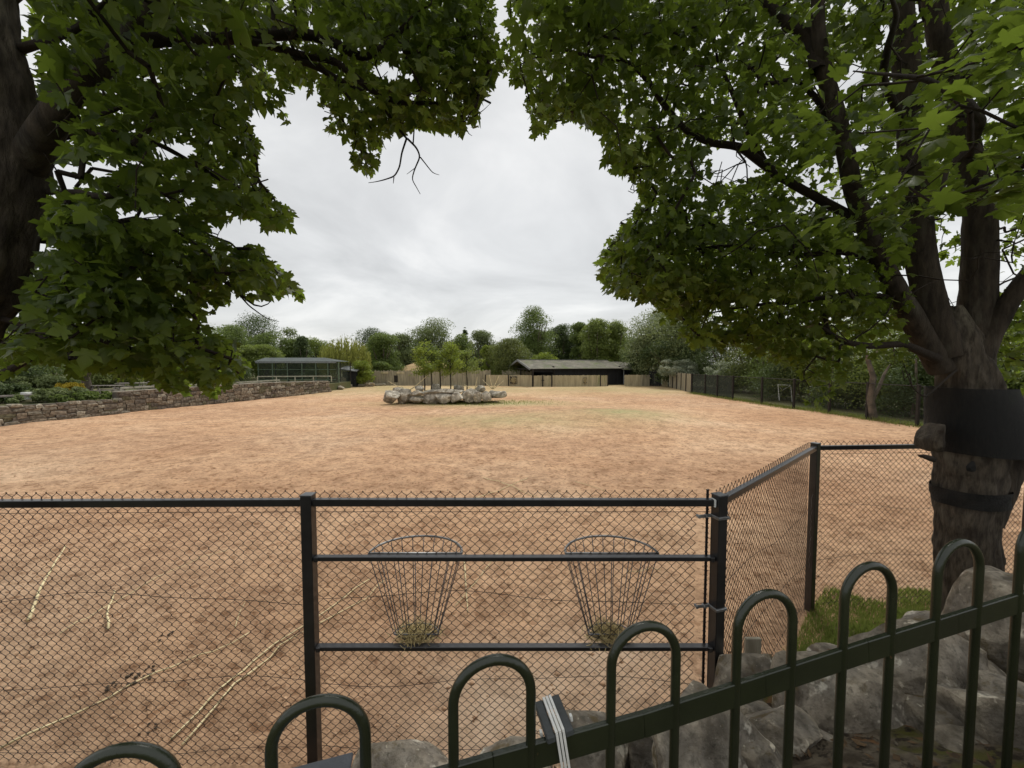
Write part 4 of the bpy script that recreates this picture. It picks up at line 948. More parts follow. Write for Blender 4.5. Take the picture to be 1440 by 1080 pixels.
LM = {
 'mid': leafmat('mid_green_leaves', (.088, .128, .033), (.175, .225, .062), (.17, .23, .045), .35),
 'dark': leafmat('dark_green_leaves', (.055, .082, .030), (.105, .145, .052), (.10, .14, .035), .3),
 'light': leafmat('light_green_leaves', (.120, .160, .036), (.220, .260, .075), (.22, .28, .05), .4),
 'olive': leafmat('olive_leaves', (.100, .125, .034), (.18, .205, .065), (.16, .19, .04), .35),
 'grey': leafmat('grey_green_leaves', (.125, .165, .06), (.24, .28, .125), (.17, .21, .06), .3),
 'silver': leafmat('silvery_leaves', (.16, .20, .085), (.34, .38, .19), (.18, .22, .08), .3),
 'willow': leafmat('willow_leaves', (.20, .22, .045), (.34, .34, .10), (.28, .30, .06), .4),
 'yellow': leafmat('yellow_flowers', (.45, .33, .03), (.62, .50, .06), (.4, .3, .03), .3),
 'white': leafmat('whitish_leaves', (.20, .24, .15), (.50, .52, .40), (.2, .24, .12), .3),
 'lime': leafmat('lime_leaves', (.12, .165, .022), (.22, .26, .045), (.24, .30, .04), .45),
}
def bgtree(x0, x1, yt, Y, kind, mat, label, name=None, cat='tree', n=7000, leaf=.26, zb=None, shape='round', base=0., trunk=True, dense=1., dy=None, yb=None, group=None):
    a, b = P(x0, 500, Y), P(x1, 500, Y); cx = (a[0]+b[0])/2; rx = (b[0]-a[0])/2; zt = P((x0+x1)/2, yt, Y)[2]
    zb = base+.02*(zt-base) if zb is None else zb
    if yb is not None: zb = P(0, yb, Y)[2]
    ry = dy or min(rx, 4.5); name = name or 'tree'
    t_ = thing(name, label, cat, (cx, Y, base)) 
    H = zt-zb; cz = (zt+zb)/2
    if shape == 'willow':
        ns = int(n/26); th = rng.uniform(0, 6.28, ns); ph = np.arccos(rng.uniform(0.0, 1, ns)); rad = rng.uniform(.55, 1, ns)
        sx = cx+rx*rad*np.sin(ph)*np.cos(th); sy = Y+ry*rad*np.sin(ph)*np.sin(th); sz_ = zb+H*(.45+.55*np.cos(ph)*rad)+rng.normal(0, .12*H*.3, ns)
        ln = (sz_-zb)*rng.uniform(.35, 1, ns); k = 26; f = rng.random((ns, k))
        Pc = np.stack([sx[:, None]+rng.normal(0, .06, (ns, k))+(f**.6)*.25*(sx-cx)[:, None]/rx, sy[:, None]+rng.normal(0, .06, (ns, k)), sz_[:, None]-ln[:, None]*f], -1).reshape(-1, 3)
        nr_ = rng.normal(0, 1, (len(Pc), 3)); nr_[:, 2] *= .15; A_, B_, N_ = rot_frame(nr_, np.zeros(len(Pc)))
        sp2 = np.where(np.abs(A_[:, 2]) > np.abs(B_[:, 2]), 0, np.pi/2)
        V_, T_ = cards(Pc, nr_, rng.uniform(.6, 1.4, len(Pc))*leaf*1.5, .25, sp2); tint = np.repeat(np.repeat(rng.random(ns), k)*.6+rng.random(len(Pc))*.4, 4)
    else:
        nl = max(24, int(44*dense)); n = int(n*1.7); rx = rx*1.16; 
        if shape == 'cone': u = rng.random(nl); lz = zb+H*u; rr_ = (1-u)**.8*rng.uniform(.3, .95, nl)
        elif shape == 'tall': u = rng.random(nl)**.8; lz = zb+H*(u*.88); rr_ = np.sin(np.pi*(.30+.62*u))**.8*rng.uniform(.05, .85, nl)
        elif shape == 'flat': u = rng.random(nl); lz = zb+H*(.35+.6*u); rr_ = rng.uniform(.1, .9, nl)*np.sqrt(1-.5*u)
        else: u = rng.uniform(-.95, .95, nl); lz = cz+H/2*u*.80; rr_ = np.where(u < 0, 1., np.sqrt(1-u*u))*rng.uniform(.1, .85, nl)
        la = rng.uniform(0, 6.28, nl); lx = cx+rx*rr_*np.cos(la); ly_ = Y+ry*rr_*np.sin(la)
        lr = min(rx, H/2)*rng.uniform(.26, .58, nl)*(.85 if shape in ('cone', 'tall') else 1)
        lr = np.minimum(lr, np.maximum(.15*rx, (zt-lz)*1.0+.05)); cone_ = 1
        li = rng.choice(nl, n, p=lr**2/(lr**2).sum()); dr = rng.normal(0, 1, (n, 3)); dr /= np.linalg.norm(dr, axis=1, keepdims=True); dr[:, 2] = np.where(rng.random(n) < .6, np.abs(dr[:, 2]), dr[:, 2])
        rd = lr[li]*rng.beta(4, 1.2, n)*(1+.25*(fbm(dr[:, 0]*3+li, dr[:, 1]*3+dr[:, 2]*2, 7, 2)-.5)); wisp = rng.random(n) < .07; rd = np.where(wisp, rd*rng.uniform(1., 1.25, n), rd)
        Pc = np.stack([lx[li]+dr[:, 0]*rd*1.1, ly_[li]+dr[:, 1]*rd, lz[li]+dr[:, 2]*rd*.85], 1)
        Pc[:, 2] = np.maximum(Pc[:, 2], base+.05)
        nr_ = dr*.7+rng.normal(0, .6, (n, 3))+[0, 0, .35]
        V_, T_ = cards(Pc, nr_, rng.uniform(.55, 1.25, n)*leaf); tl_ = rng.random(nl)
        tint = np.repeat(np.clip(tl_[li]*.55+rng.random(n)*.5, 0, 1), 4)
    mk('crown', V_, T_, LM[mat], t_, uvcol=('tint', tint))
    if trunk:
        m = MB(); rt = max(.06, .035*H)
        m.tube([(cx, Y, base-.1), (cx+.02*H, Y, base+H*.3), (cx-.02*H, Y, zb+H*.55)], [rt, rt*.8, rt*.4], 7, False)
        for k in range(5):
            a_ = rng.uniform(0, 6.28); m.tube([(cx, Y, zb+H*.1), (cx+rx*.35*math.cos(a_), Y+ry*.35*math.sin(a_), zb+H*.45), (cx+rx*.6*math.cos(a_), Y+ry*.6*math.sin(a_), zb+H*.72)], [rt*.5, rt*.35, rt*.12], 5, False)
        m.build('trunk', M['barkgrey'], t_, True)
    return t_
T = bgtree
# --- beyond the left wall
T(296, 352, 455, 62, 0, 'mid', 'rounded mid green tree left of the dark oak above the aviary', n=9000)
T(330, 392, 437, 74, 0, 'dark', 'tall dark oak rising above the trees left of the aviary', n=8000, dense=1.6)
T(352, 402, 463, 60, 0, 'mid', 'domed bright green tree just left of the open thin crown', n=9000)
T(392, 424, 457, 70, 0, 'grey', 'thin crowned tree with gaps above the aviary', n=1900, dense=1.3)
T(310, 366, 486, 52, 0, 'light', 'spreading light green bush beside the aviary left end', n=8000, shape='flat', base=.7)
T(352, 394, 484, 54, 0, 'light', 'flat topped yellow green shrub at the aviary roof corner', n=6000, shape='flat', base=.7)
T(396, 430, 474, 62, 0, 'mid', 'green tree behind the middle of the aviary', n=6500)
T(410, 440, 472, 60, 0, 'dark', 'dark pointed conifer behind the aviary', n=5000, shape='cone')
T(424, 462, 472, 66, 0, 'light', 'bright green tree behind the aviary right of the conifer', n=6000)
T(448, 522, 471, 57, 0, 'willow', 'weeping willow with hanging yellow green strands', 'willow_tree', n=17000, shape='willow', zb=1.0, leaf=.20)
T(496, 523, 506, 53.5, 0, 'lime', 'yellow green shrub in front of the weeping willow', 'shrub', 'shrub', n=4500, base=0, zb=.3, leaf=.2)
T(500, 545, 458, 80, 0, 'dark', 'dark oak showing behind the green tree right of the willow', n=5000, dense=1.4)
T(516, 562, 465, 64, 0, 'mid', 'broad green tree right of the weeping willow', n=10000)
T(548, 584, 466, 70, 0, 'grey', 'dull green tree behind the thatched roof', n=8000)
T(577, 637, 444, 72, 0, 'grey', 'large grey green tree standing above the saplings', n=12000, dense=1.5)
T(522, 548, 508, 60, 0, 'mid', 'low green bush above the palings right of the willow', 'shrub', 'shrub', n=4000, zb=1.)
T(628, 668, 468, 66, 0, 'mid', 'feathery green tree right of the saplings', n=6000, shape='tall')
T(646, 662, 461, 68, 0, 'dark', 'slender dark conifer tip behind the feathery tree', n=1800, shape='cone')
T(655, 702, 462, 70, 0, 'grey', 'pale grey green birch left of the round olive bush', n=8000, shape='tall')
T(676, 694, 482, 62, 0, 'lime', 'small yellow green tree left of the round olive bush', n=3000)
T(689, 743, 474, 60, 0, 'olive', 'round dense olive bush left of the barn roof', 'round_bush', 'bush', n=16000, dense=2.5, leaf=.2)
T(719, 783, 427, 70, 0, 'mid', 'tall birch, the highest tree behind the barn', 'birch_tree', n=17000, shape='tall', dense=2.2, leaf=.24)
T(745, 780, 494, 63, 0, 'lime', 'bright green shrub directly behind the barn ridge', 'shrub', 'shrub', n=5000)
T(774, 808, 450, 74, 0, 'dark', 'dark evergreen right of the tall birch', n=11000, dense=1.8)
T(798, 832, 449, 70, 0, 'mid', 'mid green tree right of the dark evergreen', n=9000, shape='tall')
T(816, 862, 440, 66, 0, 'light', 'yellow green lime tree behind the barn, the left of two', n=13000, shape='tall', dense=2)
T(846, 886, 445, 67, 0, 'light', 'yellow green lime tree behind the barn, the right of two', n=11000, shape='tall', dense=2)
T(800, 880, 480, 76, 0, 'dark', 'dark undergrowth tree filling in behind the two lime trees', n=8000)
T(886, 968, 428, 58, 0, 'silver', 'wide silvery green willow right of the barn', 'silver_willow', n=17000, dense=2, leaf=.26)
T(884, 925, 470, 60, 0, 'dark', 'dark shaded shrub under the silvery willow', n=9000)
T(930, 1010, 424, 52, 0, 'grey', 'big grey green tree behind the pale flowering bush', n=18000, dense=2, leaf=.24)
T(922, 992, 505, 49, 0, 'white', 'bush with whitish leaves overhanging the brown plank fence', 'whitish_bush', 'bush', n=5500, shape='round', leaf=.17, trunk=False, yb=530)
T(996, 1048, 508, 42, 0, 'white', 'smaller whitish leaved bush behind the netted fence', 'whitish_bush', 'bush', n=3600, shape='round', leaf=.15, trunk=False, yb=533)
T(900, 1000, 478, 53, 0, 'dark', 'dark mass of foliage behind the whitish bush', n=13000, zb=.5)
for k_, (x0, x1, yt, mt, lab) in enumerate(((250, 335, 474, 'mid', 'low green thicket behind the long wall'), (385, 475, 476, 'mid', 'dark thicket directly behind the aviary'), (500, 565, 474, 'light', 'green thicket behind the palings right of the willow'), (550, 630, 474, 'mid', 'green thicket behind the thatched roof'),
     (610, 685, 476, 'olive', 'green thicket behind the saplings'), (660, 740, 484, 'mid', 'green thicket left of the barn gable'), (725, 805, 464, 'mid', 'green thicket below the tall birch'), (780, 850, 462, 'mid', 'green thicket under the left lime tree'), (835, 905, 466, 'mid', 'green thicket under the right lime tree'))):
    T(x0, x1, yt, 78-2*(k_ % 3), 0, mt, lab, 'thicket', 'thicket', n=8000, leaf=.34, zb=.2, dense=1.4, trunk=False)
# --- hedge trees along the right fence
hedge = [
 (985, 1060, 455, 46, 'dark', 'dark hedge tree behind the start of the netted fence'),
 (1020, 1100, 452, 40, 'olive', 'olive hedge tree behind the second stretch of netted fence'),
 (1060, 1150, 448, 35, 'mid', 'green hedge tree behind the white metal frame'),
 (1100, 1195, 452, 31, 'olive', 'brownish olive hedge tree left of the forked bare trunk'),
 (1150, 1260, 440, 27, 'mid', 'green hedge tree directly behind the forked bare trunk'),
 (1210, 1330, 445, 24, 'light', 'bright green hedge tree left of the maple trunk'),
 (1280, 1420, 430, 22, 'mid', 'green hedge tree hidden partly by the maple trunk'),
 (1370, 1540, 430, 19.5, 'light', 'bright green hedge tree right of the maple trunk'),
 (1480, 1700, 400, 16.5, 'mid', 'hedge tree just outside the right edge of the view'),
]
for (x0, x1, yt, Y, mt, lab) in hedge:
    T(x0, x1, yt, Y, 0, mt, lab, n=int(9000+60*(50-Y)*4), leaf=.17 if Y > 30 else .125, zb=.1, dense=2.2, dy=2.0)
for (x0, x1, yt, Y, mt, lab) in ((1000, 1100, 515, 41, 'dark', 'dark low shrub against the far netted fence'), (1075, 1180, 508, 31.5, 'dark', 'dark low shrub behind the middle of the netted fence'), (1160, 1275, 510, 25.5, 'dark', 'dark low shrub at the foot of the forked trunk'), (1250, 1390, 505, 21, 'dark', 'dark low shrub behind the netted fence by the maple trunk'), (1360, 1540, 500, 18, 'mid', 'low shrub behind the netted fence right of the maple trunk')):
    T(x0-15, x1+15, yt, Y+.8, 0, mt, lab, 'shrub', 'shrub', n=11000, leaf=.13, zb=.05, dense=2, trunk=False, dy=1.2)
# --- shrubs beyond the wall seen under the left tree
lefts = [
 (-60, 60, 500, 27, 'dark', 'dark shrub behind the low wall at the left edge', 'shrub', 1.2), (-60, 40, 440, 36, 'olive', 'olive tree at the far left edge behind the wall', 'tree', 0),
 (20, 95, 528, 27, 'grey', 'grey green shrub behind the white banded post', 'shrub', 1.), (85, 125, 548, 28, 'mid', 'low green shrub right of the yellow flowers', 'shrub', .8),
 (20, 120, 455, 42, 'light', 'light green tree behind the grey shrub', 'tree', 0), (90, 200, 450, 46, 'light', 'yellow green tree behind the picnic tables', 'tree', 0),
 (160, 260, 455, 50, 'mid', 'green tree behind the farthest picnic table', 'tree', 0), (225, 320, 450, 54, 'mid', 'green tree above the long wall left of the aviary', 'tree', 0),
 (262, 345, 500, 45, 'dark', 'dark shrub above the long wall next to the aviary', 'shrub', .8), (180, 275, 512, 42, 'dark', 'dark shrub behind the picnic tables', 'shrub', .8), (120, 190, 515, 38, 'olive', 'olive shrub left of the picnic tables', 'shrub', .8)]
lefts += [(-40, 30, 540, 22.5, 'dark', 'low dark shrub just behind the wall at the very edge', 'shrub', .8), (45, 100, 546, 23.5, 'grey', 'low grey green shrub touching the back of the low wall', 'shrub', .8),
 (92, 150, 552, 24.2, 'mid', 'low green plant behind the wall under the small stout tree', 'shrub', .8), (168, 240, 541, 36, 'dark', 'low dark plants behind the middle of the long wall', 'shrub', .8), (240, 330, 532, 39, 'mid', 'low green plants above the long wall nearer the aviary', 'shrub', .8)]
for (x0, x1, yt, Y, mt, lab, nm, hb) in lefts:
    T(x0, x1, yt, Y, 0, mt, lab, nm, nm, n=8000, leaf=.2 if Y > 33 else .15, base=.75, zb=.8, dense=1.6, trunk=(nm == 'tree'), dy=2.2)
T(76, 114, 538, 26, 0, 'yellow', 'low mound of yellow flowers behind the low wall', 'flowering_shrub', 'shrub', n=3500, leaf=.09, base=.75, zb=1.1, trunk=False, dy=.8)
q = P(124, 560, 27); tr = thing('young_tree', 'small tree with a stout grey trunk behind the end of the low wall', 'tree', (q[0], 27, .75))
m = MB(); m.tube([(q[0], 27, .7), (q[0]-.05, 27, 1.7), (q[0]-.2, 27, 2.5), (q[0]+.1, 27, 3.4)], [.30, .24, .2, .12], 10, False); m.tube([(q[0]-.1, 27, 2.0), (q[0]+.7, 27, 3.0)], [.13, .06], 7, False); m.tube([(q[0]-.1, 27, 1.9), (q[0]-1.2, 27, 3.1)], [.12, .05], 7, False); m.build('trunk', M['barkgrey'], tr, True)
Pc = np.array([q[0], 27, 3.6])+rng.normal(0, 1, (3500, 3))*[1.1, .8, .6]; V_, T_ = cards(Pc, rng.normal(0, .6, (3500, 3))+[0, 0, 1], .15); mk('crown', V_, T_, LM['mid'], tr, uvcol=('tint', np.repeat(rng.random(3500), 4)))

# --- saplings in the ring
def sapling(px, ytop, w_, ybot, Y, label, trk=True, mat='lime', n=2600):
    a = P(px, ybot, Y); zt = P(px, ytop, Y)[2]; zl = P(px, 524, Y)[2]; rx = w_/2/F*Y*1.22
    t_ = thing('sapling', label, 'sapling', (a[0], Y, .4)); m = MB(); m.tube([(a[0], Y, .3), (a[0]+.03, Y, 1.4), (a[0]-.02, Y, zl+.2), (a[0], Y, zt-.4)], [.06, .052, .042, .015], 8, False)
    for k in range(7):
        a_ = rng.uniform(0, 6.28); z_ = zl+(zt-zl)*rng.uniform(0, .6); m.tube([(a[0], Y, z_), (a[0]+rx*.8*math.cos(a_), Y+rx*.8*math.sin(a_), z_+.35*(zt-zl))], [.03, .01], 5, False)
    m.build('trunk', M['darkpost'], t_, True)
    n = int(n*.72); nl = 20; u = rng.random(nl)**1.3; lz = zl+(zt-zl)*(.0+.93*u); rr_ = rx*np.sin(np.pi*(.25+.68*u))*rng.uniform(.2, .9, nl); la = rng.uniform(0, 6.28, nl)
    li = rng.integers(0, nl, n); d = rng.normal(0, 1, (n, 3))*[.24, .24, .15]
    Pc = np.stack([a[0]+rr_[li]*np.cos(la[li]), Y+rr_[li]*np.sin(la[li]), lz[li]], 1)+d
    V_, T_ = cards(Pc, rng.normal(0, .5, (n, 3))+[0, 0, .8], rng.uniform(.10, .20, n)); mk('crown', V_, T_, LM[mat], t_, uvcol=('tint', np.repeat(np.clip(rng.random(nl)[li]*.6+rng.random(n)*.4, 0, 1), 4)))
sapling(597, 476, 38, 548, 31.3, 'tallest sapling with a thick dark trunk at the left of the ring', n=3400)
sapling(607, 484, 30, 546, 33.0, 'sapling with a thin trunk just behind the tallest one', mat='mid')
sapling(619, 490, 30, 546, 33.0, 'sapling with bright leaves between the two thick trunks', mat='light')
sapling(633.5, 482, 36, 547, 31.8, 'sapling with the second thick dark trunk, middle of the ring', n=3200)
sapling(656.5, 490, 38, 545, 33.6, 'rightmost sapling standing apart in the ring', mat='light', n=3000)

# ------------------------------------------------------------------ netted fence on the right
nf = thing('netted_fence', 'tall dark green netted fence running along the right side of the paddock', 'fence', (19.2, 30, 0))
fpts = [(18.65, 41.2), (18.75, 38.6), (18.8, 36.4), (18.9, 34), (19.0, 30.2), (19.1, 26.9), (19.2, 24.0), (19.35, 21.6), (19.45, 19.0), (19.6, 16.3), (19.7, 13.5), (19.8, 10.5), (19.9, 7.5), (20, 5.2)]
for i, (x, y) in enumerate(fpts):
    m = MB(); m.box((x, y, .98), (.12, .12, 2.1), None, .008); m.build('post', M['darkpost'], nf)
    if i < len(fpts)-1:
        x2, y2 = fpts[i+1]; m = MB(); m.tube([(x, y, 1.95), (x2, y2, 1.95)], .022, 6); m.build('top_rail', M['wire'], nf)
        if i < 3: quad('net_panel', [(x+.03, y-.06, .0), (x2+.03, y2+.06, 0), (x2+.03, y2+.06, 1.93), (x+.03, y-.06, 1.93)], M['netdark'], nf)
        else: link_mesh((x, y), (x2, y2), .05, 1.95, r=.0042, h=.07 if i < 8 else .07, parent=nf)
q = P(973, 540, 41.5)
board_fence((q[0], 41.5), (18.75, 41.3), 2.0, 'dark corner screen where the plank fence meets the netted fence', mat='blackwood', posts=0)
# white frame beyond it
q = P(1103, 552, 29); wf = thing('goal_frame', 'small white metal frame behind the netted fence', 'frame', (q[0]+1.4, 31, 0))
qa, qb = P(1094, 541, 31), P(1112, 542, 31)
m = MB(); m.tube([qa, qb], .04, 6); m.tube([qa, P(1096, 563, 31)], .03, 6); m.tube([qb, P(1114, 565, 31)], .03, 6); m.tube([qb, P(1100, 549, 31.3)], .02, 6); m.tube([qa, P(1100, 549, 31.3)], .02, 6); m.build('frame', M['signwhite'], wf)
# forked bare trunk
q = P(1226, 585, 20.6); ft = thing('bare_tree', 'forked bare grey trunk behind the netted fence', 'tree', (q[0]+.9, 21.4, 0))
m = MB(); p = lambda a, b, Y=21.5: tuple(P(a, b, Y))
m.tube([p(1228, 590), p(1224, 560), p(1228, 530), p(1220, 505), p(1213, 485), p(1207, 465)], [.22, .17, .14, .10, .07, .03], 9, False)
m.tube([p(1225, 565), p(1236, 545), p(1244, 525), p(1252, 512)], [.12, .09, .07, .03], 8, False); m.tube([p(1221, 512), p(1228, 500), p(1236, 492)], [.06, .05, .02], 6, False); m.build('trunk', M['barkgrey'], ft, True)
for k, (px, py, Y) in enumerate(((1068, 560, 37), (1165, 570, 27), (1135, 560, 30), (1282, 575, 21.6))):
    q0, q1 = P(px, py+20, Y), P(px+6, py-70, Y); m = MB(); m.tube([q0, (q0+q1)/2+[.15, 0, 0], q1], [.12, .09, .05], 7, False)
    tr_ = thing('slim_tree', ['slim grey trunk among the shrubs, farthest along the netted fence', 'slim grey trunk behind the netted fence left of the forked trunk', 'slim trunk right of the white frame', 'slim trunk behind the netted fence close to the maple'][k], 'tree', q0); m.build('trunk', M['barkgrey'], tr_, True)

# ------------------------------------------------------------------ the two maples
half = [(0, 0), (.12, -.11), (.38, -.12), (.35, .03), (.33, .13), (.52, .17), (.68, .46), (.50, .46), (.29, .41), (.33, .60), (.20, .77), (0, 1.05)]
outl = half+[(-x, y) for x, y in half[-2:0:-1]]
LV = np.array([(0, .32, 0)]+[(x, y, -.20*abs(x)-.16*y*y+(.05 if abs(x) > .4 else 0)) for x, y in outl]); LV[0, 2] = .03
nO = len(outl); LT = np.array([[0, 1+i, 1+(i+1) % nO] for i in range(nO)])
LVs = [LV*[1, 1, k]+np.c_[np.zeros((len(LV), 2)), q*LV[:, 1]**2*.5+w*LV[:, 0]] for k, q, w in ((1, -.2, .15), (2.4, .1, -.2), (-.5, -.5, .1), (1.6, -.7, 0), (.4, .3, .35))]
def curve(pts, rad, step=.06):
    Pw = np.array([P(*p_) for p_ in pts]); rad = np.array(rad)/np.sqrt(1+(Pw[:, 0]/Pw[:, 1])**2); d = np.r_[0, np.cumsum(np.linalg.norm(np.diff(Pw, axis=0), axis=1))]
    n_ = max(3, int(d[-1]/step)); s = np.linspace(0, d[-1], n_)
    # smooth interpolation
    X = np.stack([np.interp(s, d, Pw[:, j]) for j in range(3)], 1)
    for _ in range(max(2, n_//14) if step > .02 else 2): X[1:-1] = (X[:-2]+2*X[1:-1]+X[2:])/4
    return X, np.interp(s, d, rad)
def limb(MBo, pts, rad, sides=10, step=.06, rough=.08, seed=0):
    X, R_ = curve(pts, rad, step); V_, Q_ = tube_geo(X[None], R_[None], sides)
    V_ = V_.reshape(len(X), sides, 3); ang = np.arange(sides)/sides*6.2832
    sl_ = np.arange(len(X))*step
    for j in range(sides):
        f = 1+rough*2*(fbm(sl_*3+seed, np.full(len(X), math.cos(ang[j])*3+math.sin(ang[j])*1.7+9+seed), seed, 3)-.5)+rough*.55*(vnoise(sl_*1.5+seed, np.full(len(X), ang[j]*9+3), seed+8)-.5)+rough*(vnoise(sl_*10+seed, np.full(len(X), ang[j]*4+2), seed+5)-.5)
        V_[:, j] = X+(V_[:, j]-X)*f[:, None]
    MBo.add(V_.reshape(-1, 3), Q_.tolist()); return X, R_
def maple(label, name, trunk_pts, trunk_rad, limbs, zones, filt, seed, twigmax=.9):
    global rng
    rng = np.random.default_rng(seed)
    base = P(*trunk_pts[0]); t_ = thing(name, label, 'tree', base)
    m = MB(); nodes = []; LP = []
    X, R_ = limb(m, trunk_pts, trunk_rad, 72, .025, .13, seed); m.build('trunk', M['bark'], t_, True)
    nodes.append(X[len(X)//2::4])
    for k, (lp, lr_) in enumerate(limbs):
        m = MB(); X, R_ = limb(m, lp, lr_, 14 if lr_[0] > .08 else 8, .04 if lr_[0] > .08 else (.05 if lr_[0] > .012 else .016), .07, seed+k+1); m.build('limb' if lr_[0] > .03 else 'branch', M['barklimb' if lr_[0] > .08 else 'barkdark'], t_, True); nodes.append(X[3::3]); q1, q2, q3 = project(X); LP.append(np.c_[q1, q2, X[:, 1], R_*F/np.maximum(q3, .3)][::2])
    nodes = np.concatenate(nodes)
    C = []; SZ = []; NL = []
    for poly, dfun, n_, lsz, nlv, spread in zones:
        if n_ > 40: n_ = int(n_*.74)
        nlv = int(nlv*1.75)
        xs = np.array([q_[0] for q_ in poly]); ys = np.array([q_[1] for q_ in poly]); got = 0
        while got < n_:
            px = rng.uniform(xs.min(), xs.max(), 4*n_); py = rng.uniform(ys.min(), ys.max(), 4*n_); k = inpoly(px, py, poly); px, py = px[k][:n_-got], py[k][:n_-got]
            for a_, b_ in zip(px, py): C.append(P(a_, b_, dfun(a_, b_)+rng.uniform(-spread, spread)))
            SZ += [lsz]*len(px); NL += [nlv]*len(px); got += len(px)
    C = np.array(C); SZ = np.array(SZ); NL = np.array(NL)
    # grow twigs: join each leaf clump to the nearest wood
    nn = [tuple(q_) for q_ in nodes]; par = [-1]*len(nn); cnt = [0]*len(nn)
    arr = np.zeros((len(nn)+len(C)*12, 3)); arr[:len(nn)] = nodes; na_ = len(nn)
    near = np.full(len(C), -1); dist = np.full(len(C), 1e9)
    D = np.linalg.norm(C[:, None]-arr[None, :na_], axis=2); near = D.argmin(1); dist = D.min(1)
    done = np.zeros(len(C), bool); parent = np.full(len(arr), -1); tipof = np.zeros(len(C), int)
    for _ in range(len(C)):
        dd = np.where(done, 1e9, dist); i = int(dd.argmin()); done[i] = True
        a_ = arr[near[i]]; b_ = C[i]; ln = np.linalg.norm(b_-a_); k = max(1, min(11, int(ln/.12))); pv = near[i]; st = na_
        for j in range(1, k+1):
            f = j/k; q_ = a_+(b_-a_)*f; q_ = q_+rng.normal(0, .018, 3)*(j < k); q_[2] += .10*ln*math.sin(math.pi*f); arr[na_] = q_; parent[na_] = pv; pv = na_; na_ += 1
        tipof[i] = pv
        dn = np.linalg.norm(C[:, None]-arr[None, st:na_], axis=2); mn = dn.min(1); am = dn.argmin(1)+st
        up = mn < dist; dist = np.where(up, mn, dist); near = np.where(up, am, near)
    wt = np.zeros(len(arr))
    for i in tipof:
        j = i
        while j >= 0: wt[j] += 1; j = parent[j]
    rad = .0032*np.maximum(wt, 1)**.42
    ids = np.where(parent >= 0)[0]; ids = ids[ids < na_]
    Pa = np.stack([arr[parent[ids]], arr[ids]], 1); Ra = np.stack([np.minimum(rad[ids]*1.05, .011), np.minimum(rad[ids], .011)], 1)
    V_, Q_ = tube_geo(Pa, Ra, 4); mk('twigs', V_, Q_, M['barkdark'], t_, kind='stuff')
    # leaves
    tot = NL.sum(); ci = np.repeat(np.arange(len(C)), NL)
    dirh = rng.uniform(0, 6.283, tot); rad_ = rng.uniform(.0, 1, tot)**.7*.30*(SZ[ci]/.13)
    Pl = C[ci]+np.stack([np.cos(dirh)*rad_, np.sin(dirh)*rad_, rng.normal(0, .055, tot)-rad_*.28], 1)
    size = SZ[ci]*.56*rng.uniform(.55, 1.25, tot)
    tip = np.stack([np.cos(dirh+rng.normal(0, .5, tot)), np.sin(dirh+rng.normal(0, .5, tot)), rng.uniform(-1.5, .15, tot)], 1); tip /= np.linalg.norm(tip, axis=1, keepdims=True)
    nearc = (C[ci][:, 1] < 2.3) & (C[ci][:, 0] > 0); tip[nearc, 2] *= .25; tip /= np.linalg.norm(tip, axis=1, keepdims=True); jit_ = np.where(nearc, .22, .5)[:, None]
    upv = np.array([0, 0, 1.])+rng.normal(0, 1, (tot, 3))*jit_; sd_ = np.cross(tip, upv); sd_ /= np.linalg.norm(sd_, axis=1, keepdims=True); nr_ = np.cross(sd_, tip)
    ctr = Pl+tip*size[:, None]*.45
    px, py, dep = project(ctr); keep = filt(px, py, ctr[:, 1], size) & (ctr[:, 1] > .55)
    lp_ = np.concatenate(LP)
    for i0 in range(0, tot, 4000):
        sl_ = slice(i0, min(tot, i0+4000)); dd = np.hypot(px[sl_, None]-lp_[None, :, 0], py[sl_, None]-lp_[None, :, 1]); j_ = (dd-lp_[None, :, 3]).argmin(1)
        dmin = dd[np.arange(len(j_)), j_]; rr__ = lp_[j_, 3]
        keep[sl_] &= ~((dmin < rr__+5) & (ctr[sl_, 1] < lp_[j_, 2]+.03) & (rng.random(len(j_)) < .78))
    keep |= (ctr[:, 1] <= .2)
    Pl, size, tip, sd_, nr_, ci, dep = Pl[keep], size[keep], tip[keep], sd_[keep], nr_[keep], ci[keep], dep[keep]; px, py = px[keep], py[keep]
    ct = rng.random(len(C)); tint = np.clip(ct[ci]*.5+rng.random(len(ci))*.5, 0, 1)
    var = rng.integers(0, len(LVs), len(ci))
    vis = (px > 0) & (px < 1440) & (py > 0) & (py < 1080)
    score = np.where(vis, size/np.maximum(dep, .3), 0); big = np.argsort(-score)[:300]; bigm = np.zeros(len(ci), bool); bigm[big] = True
    leafme = []
    for k in range(len(LVs)):
        me = mkmesh('leaf', LVs[k], LT, ML); at = me.attributes.new('tint', 'FLOAT', 'POINT'); at.data.foreach_set('value', np.full(len(LVs[k]), .12+.2*k, dtype=np.float32)); leafme.append(me)
    for i in big:
        o = bpy.data.objects.new('leaf', leafme[var[i]]); COL.objects.link(o)
        mw = Matrix(((sd_[i][0]*size[i], tip[i][0]*size[i], nr_[i][0]*size[i], Pl[i][0]), (sd_[i][1]*size[i], tip[i][1]*size[i], nr_[i][1]*size[i], Pl[i][1]), (sd_[i][2]*size[i], tip[i][2]*size[i], nr_[i][2]*size[i], Pl[i][2]), (0, 0, 0, 1)))
        o.parent = t_; o.matrix_parent_inverse = parent_inv(t_); o.matrix_basis = mw
    r = ~bigm; Pl, size, tip, sd_, nr_, tint, var = Pl[r], size[r], tip[r], sd_[r], nr_[r], tint[r], var[r]
    B = np.stack(LVs)[var]; W = Pl[:, None]+size[:, None, None]*(B[:, :, :1]*sd_[:, None]+B[:, :, 1:2]*tip[:, None]+B[:, :, 2:]*nr_[:, None])
